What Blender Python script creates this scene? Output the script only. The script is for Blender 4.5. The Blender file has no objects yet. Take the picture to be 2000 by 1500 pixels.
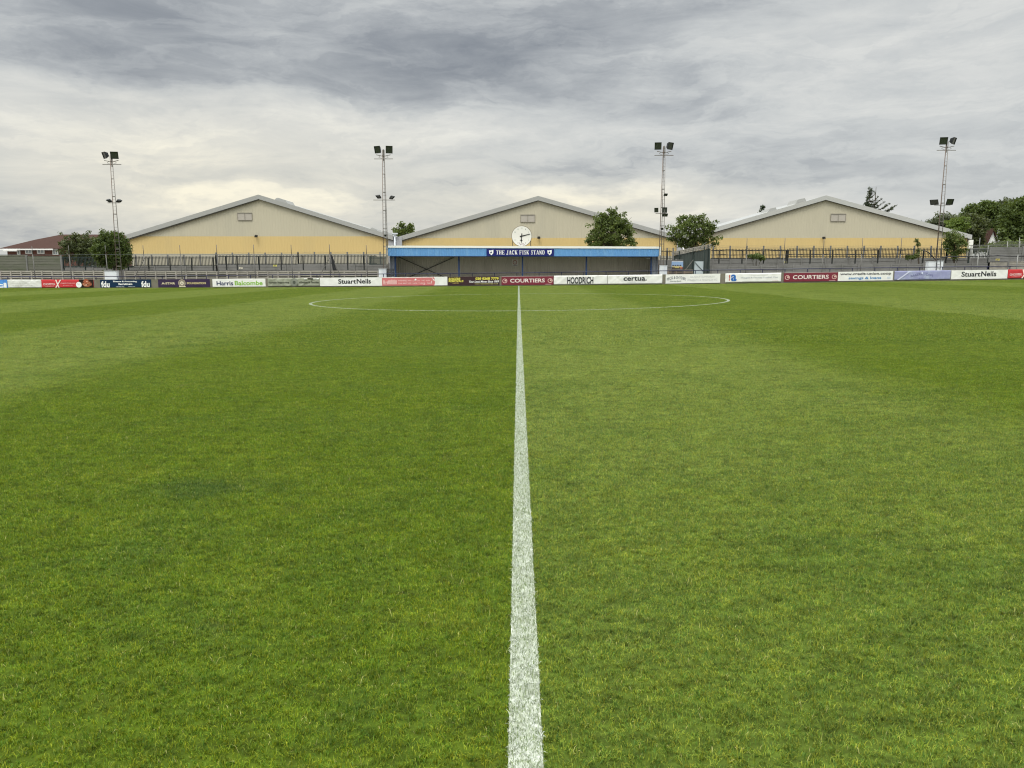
import bpy, math, random
import numpy as np
from mathutils import Vector, Matrix, Euler
random.seed(7)
SC = bpy.context.scene
COL = SC.collection
R = math.radians

# ------------------------------------------------------------------ camera
F = 1500.0                                   # focal length in pixels of the 2000 px wide photograph
CAMP = Vector((-0.022, 0.0, 1.375))
PITCH = math.atan(223.0 / F)
YAW = math.atan(12.5 / F)
cam_d = bpy.data.cameras.new('camera')
cam = bpy.data.objects.new('camera', cam_d)
COL.objects.link(cam)
cam_d.sensor_width = 36.0
cam_d.lens = 36.0 * F / 2000.0
cam_d.clip_start = 0.05
cam_d.clip_end = 3000
cam.location = CAMP
cam.rotation_euler = (R(90) - PITCH, 0, YAW)
SC.camera = cam
CR = Euler((R(90) - PITCH, 0, YAW)).to_matrix()

# ------------------------------------------------------------------ colour + exposure
SC.view_settings.view_transform = 'Standard'
SC.view_settings.look = 'None'
SC.view_settings.exposure = 0.42
SC.view_settings.gamma = 1.0
SC.render.film_transparent = False
try:
    SC.cycles.use_denoising = True
    SC.cycles.denoiser = 'OPENIMAGEDENOISE'
    SC.cycles.denoising_input_passes = 'RGB_ALBEDO_NORMAL'
    SC.cycles.denoising_prefilter = 'ACCURATE'
    SC.cycles.max_bounces = 6
    SC.cycles.filter_width = 1.15
    SC.cycles.diffuse_bounces = 3
    SC.cycles.transparent_max_bounces = 8
except Exception:
    pass

# ------------------------------------------------------------------ node helpers
def lin(c):
    return tuple(((x / 255.0) / 12.92 if x / 255.0 <= 0.04045 else ((x / 255.0 + 0.055) / 1.055) ** 2.4) for x in c)

class NT:
    def __init__(s, tree):
        s.t = tree
        tree.nodes.clear()
    def new(s, kind, **kw):
        n = s.t.nodes.new(kind)
        for k, v in kw.items():
            setattr(n, k, v)
        return n
    def put(s, sock, v):
        if hasattr(v, 'is_output'):
            s.t.links.new(v, sock)
        elif isinstance(v, (tuple, list)):
            v = tuple(v)
            if sock.type == 'RGBA' and len(v) == 3:
                v = v + (1.0,)
            sock.default_value = v
        else:
            sock.default_value = v
    def m(s, op, a, b=None, c=None, clamp=False):
        n = s.new('ShaderNodeMath', operation=op)
        n.use_clamp = clamp
        s.put(n.inputs[0], a)
        if b is not None: s.put(n.inputs[1], b)
        if c is not None: s.put(n.inputs[2], c)
        return n.outputs[0]
    def vm(s, op, a, b=None):
        n = s.new('ShaderNodeVectorMath', operation=op)
        s.put(n.inputs[0], a)
        if b is not None: s.put(n.inputs[1], b)
        return n.outputs[0]
    def noise(s, vec, scale, detail=4, rough=0.5, dist=0.0, out=0):
        n = s.new('ShaderNodeTexNoise')
        s.put(n.inputs['Vector'], vec)
        n.inputs['Scale'].default_value = scale
        n.inputs['Detail'].default_value = detail
        n.inputs['Roughness'].default_value = rough
        n.inputs['Distortion'].default_value = dist
        return n.outputs[out]
    def mix(s, f, a, b, blend='MIX'):
        n = s.new('ShaderNodeMix', data_type='RGBA', blend_type=blend)
        s.put(n.inputs[0], f)
        s.put(n.inputs[6], a)
        s.put(n.inputs[7], b)
        return n.outputs[2]
    def ramp(s, f, stops, interp='LINEAR'):
        n = s.new('ShaderNodeValToRGB')
        n.color_ramp.interpolation = interp
        e = n.color_ramp.elements
        while len(e) < len(stops): e.new(0.5)
        for el, (p, c) in zip(e, stops):
            el.position = p
            el.color = tuple(c) + (1.0,) if len(c) == 3 else c
        s.put(n.inputs[0], f)
        return n.outputs[0]
    def smooth(s, v, a, b):
        n = s.new('ShaderNodeMapRange', interpolation_type='SMOOTHSTEP')
        s.put(n.inputs[0], v)
        n.inputs[1].default_value = a; n.inputs[2].default_value = b
        n.inputs[3].default_value = 0.0; n.inputs[4].default_value = 1.0
        return n.outputs[0]
    def sep(s, v):
        n = s.new('ShaderNodeSeparateXYZ'); s.put(n.inputs[0], v)
        return n.outputs
    def comb(s, x, y, z):
        n = s.new('ShaderNodeCombineXYZ')
        for i, v in enumerate((x, y, z)): s.put(n.inputs[i], v)
        return n.outputs[0]
    def gauss(s, x, y, x0, y0, sx, sy, w):
        a = s.m('POWER', s.m('ABSOLUTE', s.m('DIVIDE', s.m('SUBTRACT', x, x0), sx)), 2.0)
        b = s.m('POWER', s.m('ABSOLUTE', s.m('DIVIDE', s.m('SUBTRACT', y, y0), sy)), 2.0)
        return s.m('MULTIPLY', s.m('EXPONENT', s.m('MULTIPLY', s.m('ADD', a, b), -1.0)), w)

# ------------------------------------------------------------------ world: overcast evening sky
SUN_EL, SUN_AZ = 64.0, 205.0      # degrees; azimuth measured clockwise from +Y (the sun stands behind the photographer)
world = bpy.data.worlds.new('World')
SC.world = world
world.use_nodes = True
W = NT(world.node_tree)
wout = W.new('ShaderNodeOutputWorld')
bg = W.new('ShaderNodeBackground')
bg.inputs['Strength'].default_value = 0.1
sky = W.new('ShaderNodeTexSky', sky_type='NISHITA')
sky.sun_disc = False
sky.sun_elevation = R(SUN_EL)
sky.sun_rotation = R(SUN_AZ)
sky.air_density = 1.2
sky.dust_density = 2.0
tc = W.new('ShaderNodeTexCoord')
d = tc.outputs['Generated']
dx, dy, dz = W.sep(d)
az = W.m('MULTIPLY', W.m('ARCTAN2', dx, dy), 57.29578)
el = W.m('MULTIPLY', W.m('ARCSINE', dz), 57.29578)
# cloud deck coordinates: the direction cut with a high horizontal layer
den = W.m('ADD', W.m('MAXIMUM', dz, 0.0), 0.085)
cx_ = W.m('DIVIDE', dx, den)
cy_ = W.m('DIVIDE', dy, den)
cp = W.comb(cx_, cy_, 0.0)
n_big = W.noise(cp, 0.55, 5, 0.55, 0.4)
n_mid = W.noise(W.vm('ADD', cp, (7.3, 2.1, 1.0)), 1.5, 7, 0.62, 0.25)
n_fine = W.noise(W.comb(W.m('MULTIPLY', az, 0.06), W.m('MULTIPLY', el, 0.26), 0.0), 2.2, 8, 0.66, 0.6)
n_soft = W.noise(W.comb(W.m('MULTIPLY', az, 0.055), W.m('MULTIPLY', el, 0.16), 3.0), 1.0, 4, 0.5, 0.3)
wa = W.noise(W.comb(W.m('MULTIPLY', az, 0.10), W.m('MULTIPLY', el, 0.22), 5.0), 1.0, 5, 0.6)
wb = W.noise(W.comb(W.m('MULTIPLY', az, 0.10), W.m('MULTIPLY', el, 0.22), 9.0), 1.0, 5, 0.6)
azw = W.m('ADD', az, W.m('MULTIPLY', W.m('SUBTRACT', wa, 0.5), 16.0))
elw = W.m('ADD', el, W.m('MULTIPLY', W.m('SUBTRACT', wb, 0.5), 5.0))
v = 0.50
def addg(v, *g):
    return W.m('ADD', v, W.gauss(azw, elw, *g))
SKYG = [
    (-3.0, 14.6, 11.0, 3.2, -0.36),    # dark slate mass, upper middle
    (-27.0, 16.5, 12.0, 3.4, -0.22),   # dark grey, upper left corner
    (-18.0, 12.6, 14.0, 1.3, -0.12),
    (12.0, 17.5, 10.0, 3.0, -0.12),
    (-20.0, 8.8, 18.0, 2.1, 0.27),     # bright opening, left
    (-18.5, 4.8, 5.5, 0.85, 0.38),     # cream glow just above the left shed
    (-30.0, 5.6, 10.0, 2.6, 0.14),
    (-12.0, 3.6, 9.0, 1.0, 0.10),
    (5.0, 5.3, 8.0, 0.7, 0.34),        # cream streaks beyond the middle shed
    (8.0, 3.6, 7.0, 0.8, 0.26),
    (3.0, 9.9, 10.0, 1.0, 0.14),
    (24.0, 10.2, 9.0, 2.0, 0.17),      # white puffs, right
    (20.0, 16.0, 6.0, 2.0, 0.13),
    (33.0, 13.0, 6.0, 2.5, 0.16),
    (9.0, 7.6, 13.0, 1.3, -0.10),
    (-30.0, 3.0, 7.0, 1.2, -0.06),
    (24.0, 3.0, 18.0, 3.0, 0.09),
]
for g in SKYG: v = addg(v, *g)
def addn(v, n, amp):
    return W.m('ADD', v, W.m('MULTIPLY', W.m('SUBTRACT', n, 0.5), amp))
v = addn(v, n_big, 0.34)
v = addn(v, n_mid, 0.20)
v = addn(v, n_fine, 0.50)
v = addn(v, n_soft, 0.46)
# torn, lit edges of the cloud sheets
ridge = W.m('ABSOLUTE', W.m('SUBTRACT', W.noise(W.comb(W.m('MULTIPLY', azw, 0.045), W.m('MULTIPLY', elw, 0.20), 2.0), 1.3, 7, 0.62, 0.5), 0.5))
v = W.m('ADD', v, W.m('MULTIPLY', W.m('SUBTRACT', 1.0, W.smooth(ridge, 0.0, 0.09)), 0.08))
v = W.m('ADD', v, 0.035)
cool = W.ramp(v, [(0.0, lin((124, 130, 139))), (0.22, lin((149, 154, 160))), (0.42, lin((177, 181, 184))),
                  (0.58, lin((200, 203, 203))), (0.78, lin((219, 220, 217))), (1.0, lin((238, 238, 232)))])
warm = W.ramp(v, [(0.0, lin((122, 126, 132))), (0.22, lin((148, 151, 155))), (0.42, lin((178, 180, 180))),
                  (0.58, lin((206, 205, 196))), (0.78, lin((226, 222, 207))), (1.0, lin((255, 247, 222)))])
wf = W.m('ADD', W.gauss(az, el, -22.0, 4.5, 20.0, 6.0, 0.85), W.gauss(az, el, 6.0, 4.5, 12.0, 2.2, 0.7), clamp=True)
cloud = W.mix(wf, cool, warm)
# sky overhead and behind brightened beyond the overcast, added light for turf and boards
up = W.m('ADD', W.m('MULTIPLY', W.smooth(el, 20.0, 62.0), 4.4), 1.0)
back = W.m('ADD', W.m('MULTIPLY', W.smooth(W.m('MULTIPLY', dy, -1.0), -0.35, 0.6), 0.30), 1.0)
gain = W.m('MULTIPLY', up, back)
cloud10 = W.vm('SCALE', cloud)
sc_node = cloud10.node
W.put(sc_node.inputs['Scale'], W.m('MULTIPLY', gain, 7.6))
mixed = W.mix(0.96, sky.outputs[0], cloud10)
W.put(bg.inputs['Color'], mixed)
world.node_tree.links.new(bg.outputs[0], wout.inputs[0])

# ------------------------------------------------------------------ sun behind the overcast
sd = bpy.data.lights.new('sun', 'SUN')
sd.energy = 1.5
sd.angle = R(18)
sd.color = (1.0, 0.95, 0.87)
sun = bpy.data.objects.new('sun', sd)
COL.objects.link(sun)
_e, _a = R(SUN_EL), R(SUN_AZ)
sdir = Vector((math.sin(_a) * math.cos(_e), math.cos(_a) * math.cos(_e), math.sin(_e)))
sun.rotation_euler = sdir.to_track_quat('Z', 'Y').to_euler()
sun.location = sdir * 50

# ------------------------------------------------------------------ measuring: where a point of the photo lies on the plane y = Y
def P(px, py, Y):
    r = CR @ Vector(((px - 1000.0) / F, (750.0 - py) / F, -1.0))
    k = (Y - CAMP.y) / r.y
    return CAMP + r * k
def X(px, Y, py=527): return P(px, py, Y).x
def Z(py, Y, px=1000): return P(px, py, Y).z
def g(x):
    x = max(-60.0, min(60.0, x))
    return 0.0085 * x + 0.00009 * x * x

# ------------------------------------------------------------------ object helpers
def tag(o, label=None, cat=None, group=None, kind=None):
    if label: o['label'] = label
    if cat: o['category'] = cat
    if group: o['group'] = group
    if kind: o['kind'] = kind
    return o
def wloc(o):
    v = Vector((0, 0, 0))
    while o:
        v = v + o.location
        o = o.parent
    return v
def thing(name, loc, label, cat, group=None):
    o = bpy.data.objects.new(name, None)
    o.empty_display_size = 0.3
    COL.objects.link(o)
    o.location = loc
    return tag(o, label, cat, group)
def copy_tree(o, parent=None):
    c = o.copy()
    COL.objects.link(c)
    c.parent = parent
    for ch in list(o.children):
        copy_tree(ch, c)
    return c

class MB:
    """collects faces and links them as ONE mesh object"""
    def __init__(s):
        s.v = []; s.f = []
    def add(s, vs, fs):
        n = len(s.v)
        s.v += [tuple(p) for p in vs]
        s.f += [tuple(i + n for i in f) for f in fs]
        return s
    def box(s, x0, x1, y0, y1, z0, z1):
        return s.add([(x0, y0, z0), (x1, y0, z0), (x1, y1, z0), (x0, y1, z0), (x0, y0, z1), (x1, y0, z1), (x1, y1, z1), (x0, y1, z1)],
                     [(0, 3, 2, 1), (4, 5, 6, 7), (0, 1, 5, 4), (1, 2, 6, 5), (2, 3, 7, 6), (3, 0, 4, 7)])
    def obox(s, c, ux, uy, uz):
        """box from its centre and three half-edge vectors"""
        c = Vector(c); vs = []
        for a in (-1, 1):
            for b in (-1, 1):
                for e in (-1, 1):
                    vs.append(c + Vector(ux) * a + Vector(uy) * b + Vector(uz) * e)
        return s.add(vs, [(0, 1, 3, 2), (4, 6, 7, 5), (0, 4, 5, 1), (2, 3, 7, 6), (0, 2, 6, 4), (1, 5, 7, 3)])
    def bar(s, p, q, w, h=None):
        p, q = Vector(p), Vector(q); h = h or w
        d = (q - p).normalized()
        a = d.cross(Vector((0, 0, 1)))
        if a.length < 1e-3: a = Vector((1, 0, 0))
        a.normalize(); b = a.cross(d).normalized()
        return s.obox((p + q) / 2, (q - p) / 2, a * w / 2, b * h / 2)
    def tube(s, p, q, r0, r1=None, n=8, cap=True):
        p, q = Vector(p), Vector(q); r1 = r0 if r1 is None else r1
        d = (q - p).normalized()
        a = d.cross(Vector((0, 0, 1)))
        if a.length < 1e-3: a = Vector((1, 0, 0))
        a.normalize(); b = a.cross(d).normalized()
        vs = []
        for c, r in ((p, r0), (q, r1)):
            for i in range(n):
                t = 2 * math.pi * i / n
                vs.append(c + a * math.cos(t) * r + b * math.sin(t) * r)
        fs = [(i, (i + 1) % n, n + (i + 1) % n, n + i) for i in range(n)]
        if cap: fs += [tuple(range(n))[::-1], tuple(range(n, 2 * n))]
        return s.add(vs, fs)
    def path(s, pts, r, n=6):
        for a, b in zip(pts, pts[1:]): s.tube(a, b, r, r, n)
        return s
    def extr(s, pts, y0, y1):
        """outline in x,z extruded from y0 to y1"""
        n = len(pts)
        vs = [(x, y0, z) for x, z in pts] + [(x, y1, z) for x, z in pts]
        fs = [tuple(range(n)), tuple(range(n, 2 * n))[::-1]]
        fs += [(i, n + i, n + (i + 1) % n, (i + 1) % n) for i in range(n)]
        return s.add(vs, fs)
    def build(s, name, mat, parent=None, smooth=False):
        off = wloc(parent) if parent else Vector((0, 0, 0))
        if parent is None and s.v:
            a = np.array(s.v)
            mn, mx = a.min(0), a.max(0)
            off = Vector((float((mn[0] + mx[0]) / 2), float((mn[1] + mx[1]) / 2), float(mn[2])))
        me = bpy.data.meshes.new(name)
        me.from_pydata([(x - off.x, y - off.y, z - off.z) for x, y, z in s.v], [], s.f)
        me.update()
        o = bpy.data.objects.new(name, me)
        COL.objects.link(o)
        if parent: o.parent = parent
        else: o.location = off
        me.materials.append(mat)
        if smooth:
            for p in me.polygons: p.use_smooth = True
        return o

# ------------------------------------------------------------------ materials
def mat(name, c, rough=0.75, var=0.12, scale=1.0, metal=0.0, dirt=None, dirt_amt=0.3, dirt_scale=0.6, stretch=(1, 1, 1), bump=0.0, bscale=20.0, spec=0.4):
    m = bpy.data.materials.new(name)
    m.use_nodes = True
    n = NT(m.node_tree)
    out = n.new('ShaderNodeOutputMaterial')
    b = n.new('ShaderNodeBsdfPrincipled')
    geo = n.new('ShaderNodeNewGeometry')
    pos = n.vm('MULTIPLY', geo.outputs['Position'], stretch)
    f = n.noise(pos, scale, 5, 0.6)
    k = n.m('ADD', n.m('MULTIPLY', n.m('SUBTRACT', f, 0.5), var * 2.2), 1.0)
    col = n.vm('MULTIPLY', tuple(c[:3]), n.comb(k, k, k))
    if dirt:
        df = n.smooth(n.noise(pos, dirt_scale, 6, 0.65, 0.3), 0.46, 0.72)
        col = n.mix(n.m('MULTIPLY', df, dirt_amt), col, dirt)
    n.put(b.inputs['Base Color'], col)
    b.inputs['Roughness'].default_value = rough
    b.inputs['Metallic'].default_value = metal
    b.inputs['Specular IOR Level'].default_value = spec
    if bump:
        bp = n.new('ShaderNodeBump')
        bp.inputs['Strength'].default_value = bump
        bp.inputs['Distance'].default_value = 0.02
        n.put(bp.inputs['Height'], n.noise(geo.outputs['Position'], bscale, 4, 0.6))
        n.put(b.inputs['Normal'], bp.outputs[0])
    n.put(out.inputs[0], b.outputs[0])
    return m

def leaf_mat(name, c_dark, c_light, trans=0.3, straw=None):
    """foliage: colour varies leaf by leaf (attribute rnd) and in clumps"""
    m = bpy.data.materials.new(name)
    m.use_nodes = True
    n = NT(m.node_tree)
    out = n.new('ShaderNodeOutputMaterial')
    at = n.new('ShaderNodeAttribute', attribute_name='rnd')
    geo = n.new('ShaderNodeNewGeometry')
    cl = n.noise(geo.outputs['Position'], 0.9, 3, 0.6)
    f = n.m('ADD', n.m('MULTIPLY', at.outputs['Fac'], 0.6), n.m('MULTIPLY', n.smooth(cl, 0.3, 0.7), 0.4))
    col = n.mix(f, c_dark, c_light)
    d = n.new('ShaderNodeBsdfPrincipled')
    n.put(d.inputs['Base Color'], col)
    d.inputs['Roughness'].default_value = 0.55
    d.inputs['Specular IOR Level'].default_value = 0.3
    t = n.new('ShaderNodeBsdfTranslucent')
    n.put(t.inputs['Color'], n.mix(0.5, col, (0.16, 0.2, 0.02)))
    mx = n.new('ShaderNodeMixShader')
    mx.inputs[0].default_value = trans
    n.put(mx.inputs[1], d.outputs[0]); n.put(mx.inputs[2], t.outputs[0])
    n.put(out.inputs[0], mx.outputs[0])
    return m

# ================================================================== GROUND AND GRASS
def grass_colour(n, at, is_blade):
    """colour of the turf: mown stripes (light and dark look of the blade lay put into the colour), patches, painted lines; all tied to the ground"""
    geo = n.new('ShaderNodeNewGeometry')
    pos = geo.outputs['Position']
    x, y, z = n.sep(pos)
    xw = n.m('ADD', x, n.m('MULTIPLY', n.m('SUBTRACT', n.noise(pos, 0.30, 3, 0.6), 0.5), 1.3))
    # stripe sheen of laid grass painted as colour, from x: 0 dark .. 1 light
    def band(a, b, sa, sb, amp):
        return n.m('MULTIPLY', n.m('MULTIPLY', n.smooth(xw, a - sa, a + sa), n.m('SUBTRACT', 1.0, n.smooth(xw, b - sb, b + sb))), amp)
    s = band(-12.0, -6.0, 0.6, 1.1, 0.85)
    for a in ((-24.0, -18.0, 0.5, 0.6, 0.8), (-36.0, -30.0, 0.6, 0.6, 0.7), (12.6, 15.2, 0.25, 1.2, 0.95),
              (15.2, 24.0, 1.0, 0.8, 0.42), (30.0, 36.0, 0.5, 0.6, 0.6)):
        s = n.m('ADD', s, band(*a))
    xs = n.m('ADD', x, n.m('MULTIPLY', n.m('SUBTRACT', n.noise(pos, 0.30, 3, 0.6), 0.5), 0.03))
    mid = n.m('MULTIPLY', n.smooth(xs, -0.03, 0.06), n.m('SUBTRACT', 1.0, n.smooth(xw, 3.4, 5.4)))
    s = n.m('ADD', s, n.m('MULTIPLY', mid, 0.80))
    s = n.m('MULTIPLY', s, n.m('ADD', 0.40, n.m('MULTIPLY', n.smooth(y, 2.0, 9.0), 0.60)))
    # faint, broad random tone
    s = n.m('ADD', s, n.m('MULTIPLY', n.m('SUBTRACT', n.noise(n.vm('MULTIPLY', pos, (0.5, 0.9, 1)), 0.30, 4, 0.6), 0.5), 0.7))
    s = n.m('ADD', s, n.m('MULTIPLY', n.smooth(y, 3.0, 22.0), 0.36), clamp=True)  # far turf painted lighter, in place of grazing-angle brightness
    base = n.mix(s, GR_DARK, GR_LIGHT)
    # patches: cooler and darker growth, yellower growth
    p1 = n.smooth(n.noise(pos, 0.9, 6, 0.68, 0.5), 0.45, 0.72)
    base = n.mix(n.m('MULTIPLY', p1, 0.50), base, GR_COOL)
    p2 = n.smooth(n.noise(n.vm('ADD', pos, (31.0, 12.0, 0)), 1.9, 5, 0.68, 0.3), 0.50, 0.74)
    base = n.mix(n.m('MULTIPLY', p2, 0.50), base, GR_YEL)
    p3 = n.smooth(n.noise(n.vm('ADD', pos, (3.0, 52.0, 0)), 7.0, 3, 0.6), 0.55, 0.8)
    base = n.mix(n.m('MULTIPLY', p3, 0.30), base, GR_COOL)
    # tufts: short streaky light and dark variation
    q1 = n.noise(n.vm('MULTIPLY', pos, (0.55, 1.0, 1.0)), 9.0, 4, 0.65, 0.3)
    q2 = n.noise(n.vm('MULTIPLY', pos, (0.6, 1.0, 1.0)), 34.0, 3, 0.6)
    qk = n.m('ADD', 1.0, n.m('ADD', n.m('MULTIPLY', n.m('SUBTRACT', q1, 0.5), 1.4), n.m('MULTIPLY', n.m('SUBTRACT', q2, 0.5), 1.7)))
    base = n.vm('MULTIPLY', base, n.comb(qk, qk, qk))
    p4 = n.smooth(n.noise(n.vm('ADD', pos, (77.0, 9.0, 0)), 1.6, 6, 0.72, 0.6), 0.62, 0.76)
    base = n.mix(n.m('MULTIPLY', p4, 0.30), base, (0.230, 0.225, 0.085))
    # the one dark bluish tuft patch left of the line
    t1 = n.gauss(n.m('ADD', x, n.m('MULTIPLY', n.noise(pos, 3.0, 3), 0.3)), n.m('ADD', y, n.m('MULTIPLY', n.noise(pos, 2.0, 3), 0.4)), -1.85, 4.95, 0.36, 0.24, 0.55)
    base = n.mix(t1, base, (0.035, 0.080, 0.020))
    if is_blade:
        k = n.m('ADD', 0.55, n.m('MULTIPLY', at, 0.95))
        base = n.vm('MULTIPLY', base, n.comb(n.m('MULTIPLY', k, k), k, n.m('POWER', k, 0.6)))
        straw = n.smooth(at, 0.972, 0.975)
        base = n.mix(n.m('MULTIPLY', straw, 0.75), base, (0.42, 0.40, 0.17))
    return base, x, y, pos

GR_DARK = (0.115, 0.178, 0.0100)
GR_LIGHT = (0.192, 0.256, 0.054)
GR_COOL = (0.076, 0.142, 0.018)
GR_YEL = (0.182, 0.240, 0.020)

def line_mask(n, x, y, pos, wob):
    w = n.m('MULTIPLY', n.m('SUBTRACT', n.noise(pos, 45.0, 3), 0.5), wob)
    a = n.m('LESS_THAN', n.m('ABSOLUTE', n.m('ADD', x, w)), 0.050)
    r = n.m('SQRT', n.m('ADD', n.m('MULTIPLY', x, x), n.m('POWER', n.m('SUBTRACT', y, 35.0), 2.0)))
    b = n.m('MULTIPLY', n.m('LESS_THAN', n.m('ABSOLUTE', n.m('SUBTRACT', r, 9.15)), 0.06), 1.0)
    return n.m('MAXIMUM', a, b)

def make_blade_mat():
    m = bpy.data.materials.new('grass_blades'); m.use_nodes = True
    n = NT(m.node_tree)
    out = n.new('ShaderNodeOutputMaterial')
    at = n.new('ShaderNodeAttribute', attribute_name='rnd').outputs['Fac']
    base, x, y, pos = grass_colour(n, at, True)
    lm = line_mask(n, x, y, pos, 0.02)
    lm = n.m('MULTIPLY', lm, n.m('ADD', 0.25, n.m('MULTIPLY', n.smooth(at, 0.15, 0.5), 0.75)))
    base = n.mix(n.m('MULTIPLY', lm, 0.8), base, (0.55, 0.58, 0.50))
    d = n.new('ShaderNodeBsdfPrincipled')
    n.put(d.inputs['Base Color'], base)
    d.inputs['Roughness'].default_value = 0.50
    d.inputs['Specular IOR Level'].default_value = 0.16
    t = n.new('ShaderNodeBsdfTranslucent'); n.put(t.inputs['Color'], base)
    mx = n.new('ShaderNodeMixShader'); mx.inputs[0].default_value = 0.30
    n.put(mx.inputs[1], d.outputs[0]); n.put(mx.inputs[2], t.outputs[0])
    n.put(out.inputs[0], mx.outputs[0])
    return m
def make_ground_mat():
    m = bpy.data.materials.new('turf_base'); m.use_nodes = True
    n = NT(m.node_tree)
    out = n.new('ShaderNodeOutputMaterial')
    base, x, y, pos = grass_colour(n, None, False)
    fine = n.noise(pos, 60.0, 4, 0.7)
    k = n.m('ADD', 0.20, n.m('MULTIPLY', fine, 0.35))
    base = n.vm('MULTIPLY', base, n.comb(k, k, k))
    soil = n.mix(n.noise(pos, 1.2, 5, 0.6), (0.16, 0.15, 0.125), (0.24, 0.225, 0.20))
    base = n.mix(n.smooth(y, 66.6, 66.9), base, soil)
    d = n.new('ShaderNodeBsdfPrincipled')
    n.put(d.inputs['Base Color'], base)
    d.inputs['Roughness'].default_value = 0.9
    d.inputs['Specular IOR Level'].default_value = 0.1
    n.put(out.inputs[0], d.outputs[0])
    return m
def make_paint_mat():
    m = bpy.data.materials.new('line_paint'); m.use_nodes = True
    n = NT(m.node_tree)
    out = n.new('ShaderNodeOutputMaterial')
    at = n.new('ShaderNodeAttribute', attribute_name='rnd').outputs['Fac']
    geo = n.new('ShaderNodeNewGeometry')
    f = n.noise(geo.outputs['Position'], 25.0, 4, 0.7)
    col = n.mix(n.smooth(f, 0.35, 0.8), (0.58, 0.61, 0.54), (0.34, 0.39, 0.24))
    col = n.mix(n.m('MULTIPLY', n.smooth(at, 0.66, 0.72), 0.85), col, (0.12, 0.18, 0.03))
    d = n.new('ShaderNodeBsdfPrincipled')
    n.put(d.inputs['Base Color'], col)
    d.inputs['Roughness'].default_value = 0.7
    t = n.new('ShaderNodeBsdfTranslucent'); n.put(t.inputs['Color'], col)
    mx = n.new('ShaderNodeMixShader'); mx.inputs[0].default_value = 0.2
    n.put(mx.inputs[1], d.outputs[0]); n.put(mx.inputs[2], t.outputs[0])
    n.put(out.inputs[0], mx.outputs[0])
    return m

BLADE = make_blade_mat(); TURF = make_ground_mat(); PAINT = make_paint_mat()

def np_mesh(name, V, T, rnd, m):
    """triangle mesh from numpy arrays with a per-vertex float attribute rnd"""
    me = bpy.data.meshes.new(name)
    me.vertices.add(len(V)); me.vertices.foreach_set('co', V.astype(np.float32).ravel())
    me.loops.add(T.size); me.loops.foreach_set('vertex_index', T.astype(np.int32).ravel())
    me.polygons.add(len(T)); me.polygons.foreach_set('loop_start', np.arange(0, T.size, 3, dtype=np.int32))
    try: me.polygons.foreach_set('loop_total', np.full(len(T), 3, dtype=np.int32))
    except Exception: pass
    a = me.attributes.new('rnd', 'FLOAT', 'POINT'); a.data.foreach_set('value', rnd.astype(np.float32))
    me.update(calc_edges=True)
    me.materials.append(m)
    return me

def blades(rng, root, length, width, lean):
    """three-triangle blades; root (N,3)"""
    N = len(root)
    th = rng.uniform(0, 2 * np.pi, N)
    dirv = np.stack([np.cos(th), np.sin(th), np.zeros(N)], 1)
    ph = th + np.pi / 2 + rng.normal(0, 0.7, N)
    wv = np.stack([np.cos(ph), np.sin(ph), np.zeros(N)], 1) * (width / 2)[:, None]
    up = np.array([0, 0, 1.0])
    l1 = lean * 0.6
    m = root + dirv * (np.sin(l1) * length * .55)[:, None] + up * (np.cos(l1) * length * .55)[:, None]
    l2 = np.minimum(lean * 1.7, 1.9)
    t = m + dirv * (np.sin(l2) * length * .45)[:, None] + up * (np.cos(l2) * length * .45)[:, None]
    V = np.stack([root - wv * .8, root + wv * .8, m + wv, m - wv, t], 1).reshape(-1, 3)
    b = np.arange(N)[:, None] * 5
    T = np.concatenate([b + [0, 1, 2], b + [0, 2, 3], b + [3, 2, 4]], 1).reshape(-1, 3)
    return V, T

def patch(seed, dens, size, lo, hi, wlo, whi, lmax=1.0):
    rng = np.random.default_rng(seed)
    N = int(dens * size * size)
    root = np.zeros((N, 3)); root[:, :2] = rng.uniform(-size / 2, size / 2, (N, 2))
    # tufts: pull part of the blades together
    k = int(N / 16)
    c = rng.uniform(-size / 2, size / 2, (k, 2))
    sel = rng.random(N) < 0.66
    idx = rng.integers(0, k, N)
    root[sel, :2] = c[idx[sel]] + rng.normal(0, 0.0055, (sel.sum(), 2))
    L = rng.uniform(lo, hi, N) * (1 + 0.35 * rng.random(N) ** 6)
    wd = rng.uniform(wlo, whi, N)
    lean = rng.uniform(0.15, lmax, N)
    lg = rng.random(N) < 0.0007
    L = np.where(lg, L * 2.1, L); wd = np.where(lg, wd * .8, wd)
    V, T = blades(rng, root, L, wd, lean)
    r = np.clip(rng.random(N) * 0.7 + rng.random(k)[idx] * 0.3 * sel + 0.15 * ~sel, 0, 1)
    st = rng.random(N) < 0.010
    r = np.minimum(r, 0.96); r[st] = 0.99; r[lg] = 0.99
    return np_mesh('grass_patch', V, T, np.repeat(r, 5), BLADE)

def build_ground():
    xs = sorted(set([-1500, -400, -120] + list(range(-60, 61, 4)) + [120, 400, 1500]))
    ys = [-400, -60, -10, 0, 20, 40, 60, 66.7, 70, 80, 100, 200, 600, 2500]
    V = [(x, y, g(x)) for y in ys for x in xs]
    nx = len(xs)  # dark strip modelled for the shade under the verge
    Fc = [(j * nx + i, j * nx + i + 1, (j + 1) * nx + i + 1, (j + 1) * nx + i) for j in range(len(ys) - 1) for i in range(nx - 1)]
    me = bpy.data.meshes.new('ground'); me.from_pydata(V, [], Fc); me.update()
    me.materials.append(TURF)
    o = bpy.data.objects.new('ground', me); COL.objects.link(o)
    tag(o, 'mown football pitch turf and the ground beyond it', None, None, 'structure')

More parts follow.
